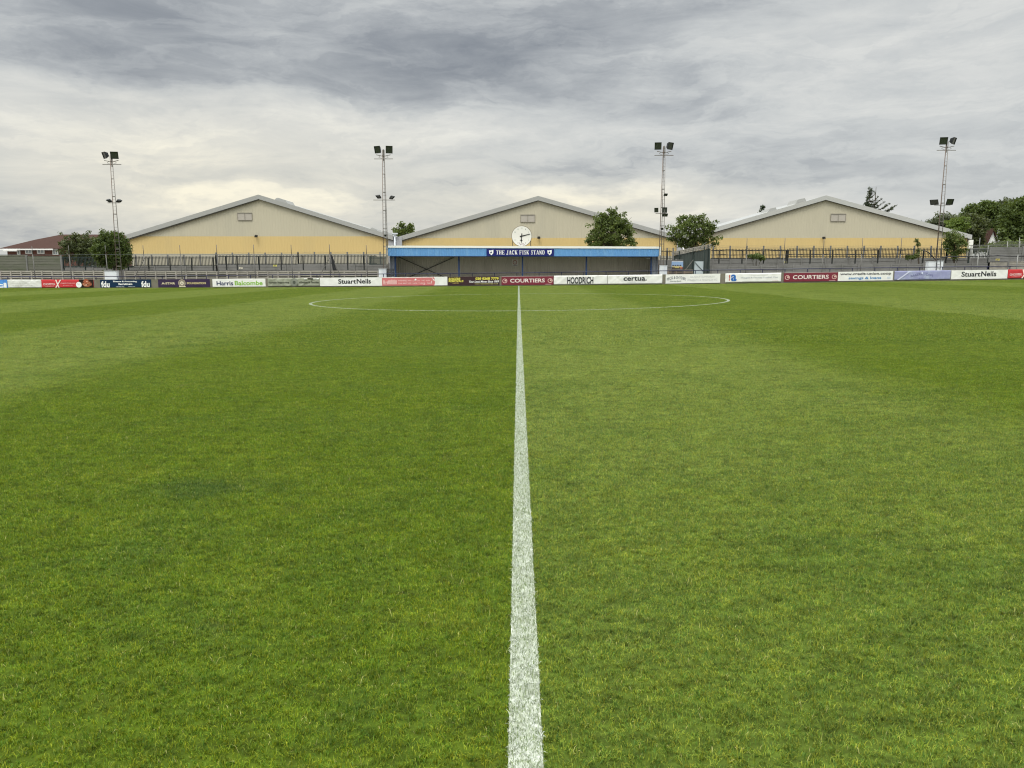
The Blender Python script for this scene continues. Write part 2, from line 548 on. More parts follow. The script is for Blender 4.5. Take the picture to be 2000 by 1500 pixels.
def scatter(name, meshes, pts, rots, idx):
    coll = bpy.data.collections.new(name + '_patches')
    for i, me in enumerate(meshes):
        o = bpy.data.objects.new('%s_patch_%02d' % (name, i), me)
        coll.objects.link(o)
    me = bpy.data.meshes.new(name)
    me.from_pydata(pts, [], [])
    a = me.attributes.new('rot', 'FLOAT_VECTOR', 'POINT'); a.data.foreach_set('vector', np.array(rots, dtype=np.float32).ravel())
    a = me.attributes.new('pick', 'INT', 'POINT'); a.data.foreach_set('value', np.array(idx, dtype=np.int32))
    o = bpy.data.objects.new(name, me); COL.objects.link(o)
    ng = bpy.data.node_groups.new(name, 'GeometryNodeTree')
    ng.interface.new_socket(name='Geometry', in_out='INPUT', socket_type='NodeSocketGeometry')
    ng.interface.new_socket(name='Geometry', in_out='OUTPUT', socket_type='NodeSocketGeometry')
    gi = ng.nodes.new('NodeGroupInput'); go = ng.nodes.new('NodeGroupOutput')
    ci = ng.nodes.new('GeometryNodeCollectionInfo')
    ci.inputs['Collection'].default_value = coll
    ci.inputs['Separate Children'].default_value = True
    ci.inputs['Reset Children'].default_value = True
    iop = ng.nodes.new('GeometryNodeInstanceOnPoints')
    iop.inputs['Pick Instance'].default_value = True
    ar = ng.nodes.new('GeometryNodeInputNamedAttribute'); ar.data_type = 'FLOAT_VECTOR'; ar.inputs['Name'].default_value = 'rot'
    ap = ng.nodes.new('GeometryNodeInputNamedAttribute'); ap.data_type = 'INT'; ap.inputs['Name'].default_value = 'pick'
    er = ng.nodes.new('FunctionNodeEulerToRotation')
    L = ng.links.new
    L(gi.outputs[0], iop.inputs['Points']); L(ci.outputs[0], iop.inputs['Instance'])
    L(ap.outputs['Attribute'], iop.inputs['Instance Index'])
    L(ar.outputs['Attribute'], er.inputs[0]); L(er.outputs[0], iop.inputs['Rotation'])
    L(iop.outputs[0], go.inputs[0])
    md = o.modifiers.new('grass', 'NODES'); md.node_group = ng
    return o

def build_grass():
    near = [patch(10 + i, NEAR_D, 0.5, 0.010, 0.024, 0.0013, 0.0026, 1.3) for i in range(6)]
    far = [patch(40 + i, FAR_D, 1.0, 0.014, 0.030, 0.003, 0.006, 1.1) for i in range(5)]
    rng = random.Random(3)
    pts, rots, idx = [], [], []
    def put(x, y, k):
        pts.append((x, y, g(x)))
        zr = rng.randrange(4) * math.pi / 2
        slope = math.atan(0.0085 + 0.00018 * max(-60, min(60, x)))
        e = (Matrix.Rotation(-slope, 3, 'Y') @ Matrix.Rotation(zr, 3, 'Z')).to_euler()
        rots.append(tuple(e)); idx.append(k)
    y = 0.25
    NEAR_END = 14.0
    while y < NEAR_END:
        x = -(0.72 * y + 3.0)
        x = round(x * 2) / 2 + 0.25
        while x < 0.72 * y + 3.0:
            put(x, y, rng.randrange(6)); x += 0.5
        y += 0.5
    y = NEAR_END + 0.5
    while y < 67.0:
        x = -(0.70 * y + 5.0); x = round(x) + 0.5
        while x < 0.70 * y + 5.0:
            put(x, y, 6 + rng.randrange(5)); x += 1.0
        y += 1.0
    o = scatter('grass', near + far, pts, rots, idx)
    tag(o, 'short mown football pitch grass in lighter and darker stripes', 'grass', None, 'stuff')

NEAR_D, FAR_D = 34000, 11000

def build_lines():
    # halfway line: a thin painted sheet on the turf with the painted blades standing on it
    rng = np.random.default_rng(5)
    def area(fn, N, lo, hi, w0, w1):
        root = fn(N)
        N = len(root)
        L = rng.uniform(lo, hi, N); wd = rng.uniform(w0, w1, N); lean = rng.uniform(0.2, 1.15, N)
        V, T = blades(rng, root, L, wd, lean)
        return V, T, np.repeat(rng.random(N), 5)
    def join(parts):
        Vs, Ts, Rs = [], [], []; n = 0
        for V, T, r in parts:
            Vs.append(V); Ts.append(T + n); Rs.append(r); n += len(V)
        return np.concatenate(Vs), np.concatenate(Ts), np.concatenate(Rs)
    gx = lambda x: 0.0085 * x + 0.00009 * x * x
    def f_line(y0, y1):
        def fn(N):
            r = np.zeros((N, 3)); r[:, 0] = rng.uniform(-.048, .048, N) + rng.normal(0, .002, N); r[:, 1] = rng.uniform(y0, y1, N)
            r[:, 2] = gx(r[:, 0]) + .003
            return r
        return fn
    sheet_V = []; sheet_T = []
    ys = np.linspace(-3, 66.4, 140)
    for i, y in enumerate(ys):
        for x in (-.049, .049): sheet_V.append((x, y, g(x) + .004))
    for i in range(len(ys) - 1):
        a = i * 2; sheet_T += [(a, a + 1, a + 3), (a, a + 3, a + 2)]
    sv = (np.array(sheet_V), np.array(sheet_T), np.zeros(len(sheet_V)))
    V, T, r = join([sv, area(f_line(1.2, 8), 20000, .012, .027, .0016, .0032),
                    area(f_line(8, 25), 26000, .014, .028, .003, .005), area(f_line(25, 66.4), 34000, .014, .030, .004, .008)])
    o = bpy.data.objects.new('halfway_line', np_mesh('halfway_line', V, T, r, PAINT)); COL.objects.link(o)
    tag(o, 'white halfway line painted on the grass', None, None, 'structure')
    def f_circ(N):
        t = rng.uniform(0, 2 * np.pi, N); q = 9.15 + rng.uniform(-.065, .065, N)
        r = np.zeros((N, 3)); r[:, 0] = q * np.sin(t); r[:, 1] = 35.0 + q * np.cos(t); r[:, 2] = gx(r[:, 0]) + .003
        return r
    sv = []; st = []; M = 360
    for i in range(M):
        t = 2 * math.pi * i / M
        for q in (9.085, 9.215): sv.append((q * math.sin(t), 35 + q * math.cos(t), g(q * math.sin(t)) + .009))
    for i in range(M):
        a, b = 2 * i, 2 * ((i + 1) % M); st += [(a, b + 1, a + 1), (a, b, b + 1)]
    V, T, r = join([(np.array(sv), np.array(st), np.full(len(sv), .7)), area(f_circ, 50000, .014, .028, .004, .007)])
    o = bpy.data.objects.new('centre_circle', np_mesh('centre_circle', V, T, r, PAINT)); COL.objects.link(o)
    tag(o, 'faded white centre circle painted on the grass', None, None, 'structure')

build_ground()
build_grass()
build_lines()

# ================================================================== MATERIALS OF THE BUILT THINGS
M = {}
M['concrete'] = mat('weathered concrete', (0.175, 0.172, 0.16), 0.9, 0.16, 1.6, dirt=(0.09, 0.09, 0.075), dirt_amt=0.5, dirt_scale=0.9, bump=0.3)
M['wall_conc'] = mat('pitchside wall concrete', (0.17, 0.155, 0.12), 0.9, 0.16, 2.2, dirt=(0.12, 0.125, 0.07), dirt_amt=0.6, dirt_scale=1.5, bump=0.3)
M['pale_conc'] = mat('pale concrete', (0.30, 0.28, 0.235), 0.9, 0.16, 2.0, dirt=(0.16, 0.15, 0.125), dirt_amt=0.6, dirt_scale=1.2)
M['board_conc'] = mat('greenish gravel boards', (0.13, 0.13, 0.10), 0.9, 0.22, 1.1, dirt=(0.08, 0.095, 0.05), dirt_amt=0.65, dirt_scale=0.8, stretch=(0.5, 1, 3))
M['terrace'] = mat('terrace paving', (0.24, 0.23, 0.21), 0.9, 0.15, 0.8)
M['beige'] = mat('beige cladding', (0.420, 0.385, 0.285), 0.6, 0.05, 0.35, dirt=(0.345, 0.325, 0.25), dirt_amt=0.5, dirt_scale=0.25, stretch=(1, 1, 0.25))
M['yellow'] = mat('ochre cladding', (0.520, 0.385, 0.160), 0.6, 0.05, 0.4, dirt=(0.44, 0.34, 0.16), dirt_amt=0.45, dirt_scale=0.3, stretch=(1, 1, 0.3))
M['pale_clad'] = mat('pale base cladding', (0.36, 0.335, 0.26), 0.6, 0.06, 0.5)
M['roof_trim'] = mat('grey roof verge', (0.30, 0.30, 0.28), 0.7, 0.05, 0.5, dirt=(0.3, 0.31, 0.31), dirt_amt=0.4)
M['roof_trim_light'] = mat('light roof verge', (0.38, 0.38, 0.355), 0.7, 0.05, 0.5, dirt=(0.38, 0.40, 0.40), dirt_amt=0.4)
M['roof_sheet'] = mat('roof sheet', (0.27, 0.275, 0.265), 0.7, 0.08, 0.5)
M['shadow_line'] = mat('dark flashing', (0.07, 0.065, 0.05), 0.7, 0.1)
M['frame_grey'] = mat('vent frame', (0.22, 0.20, 0.165), 0.6, 0.1)
M['vent_panel'] = mat('vent panel', (0.36, 0.33, 0.28), 0.6, 0.08)
M['silver'] = mat('silver grey panel', (0.32, 0.325, 0.34), 0.6, 0.06)
M['galv'] = mat('galvanised steel', (0.17, 0.16, 0.145), 0.55, 0.18, 3.0, metal=0.3, dirt=(0.12, 0.06, 0.03), dirt_amt=0.5, dirt_scale=2.0)
M['galv_pole'] = mat('dull grey steel pole', (0.11, 0.105, 0.095), 0.6, 0.15, 3.0, metal=0.2)
M['galv_light'] = mat('light galvanised steel', (0.19, 0.19, 0.175), 0.5, 0.12, 2.0, metal=0.3)
M['rust_steel'] = mat('browned steel', (0.14, 0.105, 0.085), 0.7, 0.2, 3.0, metal=0.2, dirt=(0.14, 0.06, 0.03), dirt_amt=0.6, dirt_scale=2.0)
M['black_steel'] = mat('black steel palisade', (0.018, 0.02, 0.018), 0.5, 0.15)
M['green_steel'] = mat('dark green steel', (0.02, 0.032, 0.028), 0.5, 0.15)
M['mesh_grey'] = mat('weathered green grey mesh', (0.05, 0.062, 0.054), 0.8, 0.25, 1.5)
M['rail_blue'] = mat('navy pitch rail', (0.008, 0.010, 0.045), 0.6, 0.15, 2.0, dirt=(0.05, 0.04, 0.05), dirt_amt=0.5)
M['post_blue'] = mat('royal blue steel', (0.010, 0.035, 0.105), 0.6, 0.12)
M['fascia_blue'] = mat('sky blue sheeting', (0.115, 0.285, 0.53), 0.6, 0.07, 1.2, dirt=(0.19, 0.37, 0.56), dirt_amt=0.6, dirt_scale=0.8, stretch=(2.5, 1, 0.4))
M['white_trim'] = mat('white trim', (0.72, 0.72, 0.66), 0.5, 0.05, 1.0)
M['stand_sheet'] = mat('weathered grey sheeting', (0.47, 0.44, 0.35), 0.6, 0.12, 1.0, dirt=(0.33, 0.30, 0.23), dirt_amt=0.5, dirt_scale=0.7, stretch=(1, 1, .4))
M['side_sheet'] = mat('pale grey sheeting', (0.24, 0.26, 0.29), 0.55, 0.08, 1.0)
M['dark_brace'] = mat('dark steel brace', (0.03, 0.035, 0.03), 0.6, 0.1)
M['asb_roof'] = mat('stand roof sheet', (0.3, 0.3, 0.29), 0.8, 0.1)
M['sign_navy'] = mat('navy sign', (0.004, 0.008, 0.115), 0.4, 0.03)
M['white'] = mat('white print', (0.80, 0.80, 0.78), 0.5, 0.03)
M['cabinet'] = mat('white meter cabinet', (0.62, 0.65, 0.66), 0.5, 0.06, 1.5, dirt=(0.45, 0.46, 0.45), dirt_amt=0.4)
M['cabinet_grey'] = mat('grey cabinet door', (0.52, 0.55, 0.58), 0.5, 0.06, 1.5)
M['gate_grey'] = mat('pale grey gate sheet', (0.36, 0.41, 0.42), 0.5, 0.06, 1.5)
M['lamp_black'] = mat('floodlight housing', (0.018, 0.02, 0.02), 0.45, 0.1)
M['lamp_glass'] = mat('floodlight glass', (0.03, 0.034, 0.028), 0.3, 0.35, 6.0, spec=0.8)
M['clock_face'] = mat('clock face', (0.70, 0.68, 0.62), 0.5, 0.04, 2.0, dirt=(0.55, 0.52, 0.47), dirt_amt=0.4)
M['clock_stain'] = mat('stain on the clock', (0.42, 0.36, 0.36), 0.7, 0.3, 8.0)
M['black'] = mat('black', (0.012, 0.012, 0.013), 0.5, 0.05)
M['bronze'] = mat('brown clock rim', (0.10, 0.075, 0.04), 0.5, 0.1)
M['num_grey'] = mat('worn numerals', (0.34, 0.35, 0.32), 0.6, 0.1)
M['brick'] = mat('red brown brick', (0.12, 0.05, 0.035), 0.9, 0.25, 3.0)
M['tile'] = mat('brown roof tile', (0.050, 0.027, 0.021), 0.95, 0.15, 1.5, spec=0.1, stretch=(1, 1, 4))
M['upvc'] = mat('white window frame', (0.66, 0.66, 0.63), 0.5, 0.03)
M['glass'] = mat('window glass', (0.22, 0.25, 0.26), 0.15, 0.2, 0.8, spec=0.8)
M['render_white'] = mat('white painted gable', (0.74, 0.75, 0.72), 0.7, 0.03)
M['bark'] = mat('bark', (0.075, 0.06, 0.042), 0.9, 0.25, 6.0, bump=0.4)
M['rubber'] = mat('black netting bundle', (0.012, 0.013, 0.014), 0.8, 0.3, 5.0)
M['bench_wood'] = mat('old timber', (0.20, 0.16, 0.12), 0.85, 0.2, 3.0)
M['leaf_dark'] = leaf_mat('leaves dark', (0.026, 0.046, 0.010), (0.105, 0.145, 0.030), 0.25)
M['leaf_mid'] = leaf_mat('leaves mid green', (0.030, 0.052, 0.012), (0.135, 0.175, 0.038), 0.3)
M['leaf_bright'] = leaf_mat('leaves bright green', (0.05, 0.09, 0.015), (0.16, 0.22, 0.04), 0.35)
M['leaf_olive'] = leaf_mat('leaves olive', (0.035, 0.048, 0.016), (0.085, 0.10, 0.035), 0.25)
M['leaf_grey'] = leaf_mat('leaves grey green', (0.045, 0.058, 0.032), (0.11, 0.125, 0.07), 0.25)
M['needle'] = leaf_mat('conifer needles', (0.014, 0.028, 0.012), (0.045, 0.062, 0.022), 0.1)

# ================================================================== TEXT
_dg = None
def text_geo(s, bold=0.0, res=3):
    c = bpy.data.curves.new('t', 'FONT')
    c.body = s; c.offset = bold; c.resolution_u = res; c.fill_mode = 'FRONT' if hasattr(c, 'fill_mode') else c.fill_mode
    o = bpy.data.objects.new('t', c); COL.objects.link(o)
    bpy.context.view_layer.update()
    dg = bpy.context.evaluated_depsgraph_get()
    me = bpy.data.meshes.new_from_object(o.evaluated_get(dg))
    V = [(v.co.x, v.co.y) for v in me.vertices]
    Fc = [tuple(p.vertices) for p in me.polygons]
    bpy.data.objects.remove(o); bpy.data.curves.remove(c); bpy.data.meshes.remove(me)
    return V, Fc
SERIF = {  # stroke letters with slab serifs, cell 0..1; (x0,y0,x1,y1,thickness)
    'T': ([(.5, 0, .5, 1, .26), (.04, .95, .96, .95, .09), (.07, .78, .07, 1, .07), (.93, .78, .93, 1, .07), (.25, .03, .75, .03, .06)], []),
    'H': ([(.22, 0, .22, 1, .24), (.78, 0, .78, 1, .24), (.2, .5, .8, .5, .09), (.02, .03, .42, .03, .06), (.02, .97, .42, .97, .06), (.58, .03, .98, .03, .06), (.58, .97, .98, .97, .06)], []),
    'E': ([(.26, 0, .26, 1, .26), (.05, .96, .9, .96, .08), (.05, .04, .92, .04, .08), (.3, .5, .68, .5, .08), (.88, .76, .88, 1, .08), (.9, 0, .9, .26, .08), (.66, .38, .66, .62, .07)], []),
    'J': ([(.62, .2, .62, 1, .27), (.38, .97, .88, .97, .06)], [(.34, .24, .28, .24, 180, 360, .17)]),
    'A': ([(.5, 1, .84, 0, .26), (.46, 1, .14, 0, .09), (.25, .3, .72, .3, .08), (.0, .03, .3, .03, .06), (.6, .03, 1, .03, .06)], []),
    'C': ([(.88, .66, .88, .98, .08)], [(.5, .5, .34, .44, 40, 320, .20)]),
    'K': ([(.24, 0, .24, 1, .26), (.32, .42, .84, 1, .09), (.45, .55, .84, 0, .26), (.03, .03, .45, .03, .06), (.03, .97, .45, .97, .06), (.62, .03, 1, .03, .06), (.66, .97, .99, .97, .06)], []),
    'F': ([(.28, 0, .28, 1, .26), (.05, .96, .93, .96, .08), (.3, .5, .7, .5, .08), (.9, .74, .9, 1, .08), (.05, .03, .52, .03, .06), (.68, .38, .68, .62, .07)], []),
    'I': ([(.5, 0, .5, 1, .40), (.12, .03, .88, .03, .06), (.12, .97, .88, .97, .06)], []),
    'S': ([(.84, .70, .84, .98, .08), (.16, .02, .16, .3, .08), (.26, .66, .76, .36, .22)], [(.48, .73, .28, .22, 20, 200, .14), (.52, .27, .28, .22, 200, 380, .14)]),
    'N': ([(.18, 0, .18, 1, .09), (.84, 0, .84, 1, .09), (.16, 1, .84, 0, .26), (.02, .03, .36, .03, .06), (.0, .97, .3, .97, .06), (.66, .97, 1, .97, .06)], []),
    'D': ([(.24, 0, .24, 1, .26), (.04, .96, .5, .96, .08), (.04, .04, .5, .04, .08)], [(.46, .5, .36, .46, -90, 90, .20)]),
}
def serif_geo(s):
    V, Fc = [], []
    x = 0.0
    def stroke(x0, y0, x1, y1, w, ox, sx):
        a = Vector((ox + x0 * sx, y0)); b = Vector((ox + x1 * sx, y1))
        dvec = (b - a); L = dvec.length
        if L < 1e-6: return
        nrm = Vector((-dvec.y, dvec.x)) / L * (w * .5 * (sx if abs(dvec.y) > abs(dvec.x) else 1))
        n = len(V)
        for p in (a - nrm, b - nrm, b + nrm, a + nrm): V.append((p.x, p.y))
        Fc.append((n, n + 1, n + 2, n + 3))
    for ch in s:
        if ch == ' ': x += .38; continue
        sx = {'I': .42, 'S': .58, 'J': .6}.get(ch, .72)
        st, arcs = SERIF[ch]
        for q in st: stroke(*q, x, sx)
        for cx, cy, rx, ry, a0, a1, w in arcs:
            K = 10
            pts = [(cx + rx * math.cos(R(a0 + (a1 - a0) * i / K)), cy + ry * math.sin(R(a0 + (a1 - a0) * i / K))) for i in range(K + 1)]
            for p, q in zip(pts, pts[1:]): stroke(p[0], p[1], q[0], q[1], w, x, sx)
        x += sx + .05
    return V, Fc
def fit(geo, x0, x1, z0, z1, shear=0.0):
    V, Fc = geo
    ax = [v[0] + v[1] * shear for v in V]; ay = [v[1] for v in V]
    mx, Mx, my, My = min(ax), max(ax), min(ay), max(ay)
    return [(x0 + (a - mx) / (Mx - mx) * (x1 - x0), z0 + (b - my) / (My - my) * (z1 - z0)) for a, b in zip(ax, ay)], Fc

# ================================================================== PITCHSIDE WALL AND BANNERS
YW = 66.8
WB = [(0, 562.6), (250, 561.6), (500, 560.0), (740, 558.5), (1000, 556.8), (1240, 555.3), (1490, 551.2), (1740, 547.8), (2000, 543.8)]
WT = [(0, 546.3), (250, 546.2), (500, 544.2), (740, 541.6), (1000, 539.4), (1240, 537.0), (1490, 533.2), (1740, 529.4), (2000, 526.2)]
RT = [(0, 540.5), (250, 539.8), (500, 537.5), (740, 535.0), (980, 533.3), (1240, 529.8), (1490, 526.2), (1740, 522.6), (2000, 519.6)]
def tab(t, px):
    if px <= t[0][0]: (a, b), (c, e) = t[0], t[1]
    elif px >= t[-1][0]: (a, b), (c, e) = t[-2], t[-1]
    else:
        for (a, b), (c, e) in zip(t, t[1:]):
            if a <= px <= c: break
    return b + (e - b) * (px - a) / (c - a)
def wz(t, px): return P(px, tab(t, px), YW).z
def px_of(x, Y):
    # photo column of world x at depth Y on the eye level
    lo, hi = -1500.0, 3500.0
    for _ in range(40):
        m_ = (lo + hi) / 2
        if X(m_, Y) < x: lo = m_
        else: hi = m_
    return lo

def build_wall():
    w = MB()
    pxs = list(range(-400, 2401, 100))
    V = []
    for p in pxs:
        x = X(p, YW)
        zt = wz(WT, p) + 0.01
        V += [(x, YW, -1.2), (x, YW, zt), (x, YW + .2, zt), (x, YW + .2, -1.2)]
    n = len(pxs)
    Fc = []
    for i in range(n - 1):
        a, b = 4 * i, 4 * i + 4
        Fc += [(a, b, b + 1, a + 1), (a + 1, b + 1, b + 2, a + 2), (a + 2, b + 2, b + 3, a + 3)]
    Fc += [(0, 1, 2, 3), (4 * n - 1, 4 * n - 2, 4 * n - 3, 4 * n - 4)]
    w.add(V, Fc)
    o = w.build('perimeter_wall', M['wall_conc'])
    tag(o, 'low grey concrete wall round the pitch, hung with advertising banners', 'wall')
    r = thing('pitch_rail', (0, YW + .1, wz(WT, 1000)), 'long navy blue rail on short posts above the banners', 'railing')
    t = MB()
    pts = [Vector((X(p, YW), YW + .1, wz(RT, p))) for p in pxs]
    t.path(pts, .032, 8)
    t.build('rail', M['rail_blue'], r, True)
    x = -52.0
    while x < 52:
        p = px_of(x, YW)
        MB().box(x - .025, x + .025, YW + .075, YW + .125, wz(WT, p) - .05, wz(RT, p)).build('post', M['rail_blue'], r)
        x += 1.92

PH = {}
def pmat(c, key=None, rough=0.55, var=0.05, dirt=None, amt=0.3):
    k = (c, dirt)
    if k not in PH: PH[k] = mat('print %d' % len(PH), c, rough, var, 2.0, dirt=dirt, dirt_amt=amt, dirt_scale=1.6, spec=0.12)
    return PH[k]
def wrinkle(seed, amp):
    rng = random.Random(seed)
    ws = [(rng.uniform(-.6, .6), rng.uniform(0, 6.28), rng.uniform(3, 7)) for _ in range(4)]
    cr = [(rng.uniform(0, 1), rng.uniform(-1.2, 1.2), rng.uniform(.03, .06), rng.choice((-1, 1))) for _ in range(9)]
    def f(u, v, L):
        s = 0
        for a, ph, k in ws: s += .25 * math.sin(k * (u + a * v * 3) + ph)
        for c, sl, w, sg in cr:
            d = (u - c * L) - sl * (v - .4) * 1.7
            s += sg * .9 * math.exp(-(d / (w * 2.2)) ** 2)
        return amp * s
    return f
class Banner:
    def __init__(s, px0, px1, m, label, group=None, seed=1, amp=0.006, t0=0.0, b0=0.0, name='advertising_banner', seg=1):
        s.px0, s.px1 = px0, px1
        s.x0, s.x1 = X(px0, YW), X(px1, YW)
        s.L = s.x1 - s.x0
        s.zb0, s.zb1 = wz(WB, px0) + .02 + b0, wz(WB, px1) + .02 + b0
        s.zt0, s.zt1 = wz(WT, px0) - t0, wz(WT, px1) - t0
        s.wr = wrinkle(seed, amp); s.amp = amp
        s.root = thing(name, ((s.x0 + s.x1) / 2, YW, s.zb0), label, 'banner', group or 'advertising banners on the pitchside wall')
        nu, nv = max(8, int(s.L / .09)), 9
        mb = MB(); V = []; Fc = []
        for j in range(nv + 1):
            for i in range(nu + 1):
                u, v = i / nu, j / nv
                V.append(s.pt(u * s.L, v, 0))
        for j in range(nv):
            for i in range(nu):
                a = j * (nu + 1) + i
                Fc.append((a, a + 1, a + nu + 2, a + nu + 1))
        # edges folded back to the wall
        def back(idx):
            for a, b in zip(idx, idx[1:]):
                n = len(V)
                V.append((V[a][0], YW - .002, V[a][2])); V.append((V[b][0], YW - .002, V[b][2]))
                Fc.append((a, n, n + 1, b))
        back([i for i in range(nu + 1)]); back([nv * (nu + 1) + i for i in range(nu, -1, -1)])
        back([j * (nu + 1) for j in range(nv, -1, -1)]); back([j * (nu + 1) + nu for j in range(nv + 1)])
        mb.add(V, Fc)
        s.face = mb.build('sheet', m, s.root, amp > .008)
    def pt(s, u, v, off):
        k = u / s.L
        zb = s.zb0 + (s.zb1 - s.zb0) * k; zt = s.zt0 + (s.zt1 - s.zt0) * k
        H = zt - zb
        return (s.x0 + u, YW - .045 - s.wr(u, v * .8, s.L) - off, zb + H * v)
    def frac(s, py, px):
        z = P(px, py, YW).z
        k = (X(px, YW) - s.x0) / s.L
        zb = s.zb0 + (s.zb1 - s.zb0) * k; zt = s.zt0 + (s.zt1 - s.zt0) * k
        return (z - zb) / (zt - zb)
    def place(s, V, Fc, name, m, off=.008, parent=None):
        mb = MB(); off = off + max(0, s.amp - .006) * 1.3
        mb.add([s.pt(max(0, min(s.L, u)), v, off) for u, v in V], Fc)
        return mb.build(name, m, parent or s.root)
    def text(s, body, a, b, lo, hi, m, bold=0.0, shear=0.0, name='lettering', off=.008, arc=0.0, geo=None):
        """a,b: photo columns; lo,hi: height fractions of the banner"""
        G = geo or text_geo(body, bold)
        V, Fc = fit(G, X(a, YW) - s.x0, X(b, YW) - s.x0, lo, hi, shear)
        if arc:
            c = (X(a, YW) + X(b, YW)) / 2 - s.x0; h = (X(b, YW) - X(a, YW)) / 2
            V = [(u, v - arc * ((u - c) / h) ** 2) for u, v in V]
        # one part per word: split where the gap between glyphs is wide
        rngs = sorted((min(V[i][0] for i in f), max(V[i][0] for i in f), k) for k, f in enumerate(Fc))
        H = (hi - lo) * (s.zt0 - s.zb0)
        gap = max(.055, .16 * H) if shear == 0 else .075
        groups, cur, end = [], [], None
        for a_, b_, k in rngs:
            if end is not None and a_ - end > gap: groups.append(cur); cur = []; end = None
            cur.append(k); end = b_ if end is None else max(end, b_)
        groups.append(cur)
        o = None
        for gr_ in groups:
            ids = sorted({i for k in gr_ for i in Fc[k]}); mp = {i: j for j, i in enumerate(ids)}
            o = s.place([V[i] for i in ids], [tuple(mp[i] for i in Fc[k]) for k in gr_], name, m, off)
        return o
    def rect(s, a, b, lo, hi, m, name='print_panel', off=.004, skew=0.0):
        u0, u1 = X(a, YW) - s.x0, X(b, YW) - s.x0
        K = max(2, int(abs(u1 - u0) / .12))
        V, Fc = [], []
        for i in range(K + 1):
            u = u0 + (u1 - u0) * i / K
            V += [(u, lo), (u + skew * (hi - lo), hi)]
        for i in range(K): Fc.append((2 * i, 2 * i + 2, 2 * i + 3, 2 * i + 1))
        return s.place(V, Fc, name, m, off)
    def disc(s, c, cy, r, m, name='roundel', off=.006, ring=0.0, sq=1.0):
        """r in metres"""
        u0 = X(c, YW) - s.x0; H = s.zt0 - s.zb0; K = 24
        V, Fc = [], []
        if ring:
            for i in range(K):
                t = 2 * math.pi * i / K
                for q in (r, r - ring): V.append((u0 + q * sq * math.cos(t), cy + q * math.sin(t) / H))
            for i in range(K):
                j = (i + 1) % K; Fc.append((2 * i, 2 * j, 2 * j + 1, 2 * i + 1))
        else:
            for i in range(K):
                t = 2 * math.pi * i / K; V.append((u0 + r * sq * math.cos(t), cy + r * math.sin(t) / H))
            Fc.append(tuple(range(K)))
        return s.place(V, Fc, name, m, off)

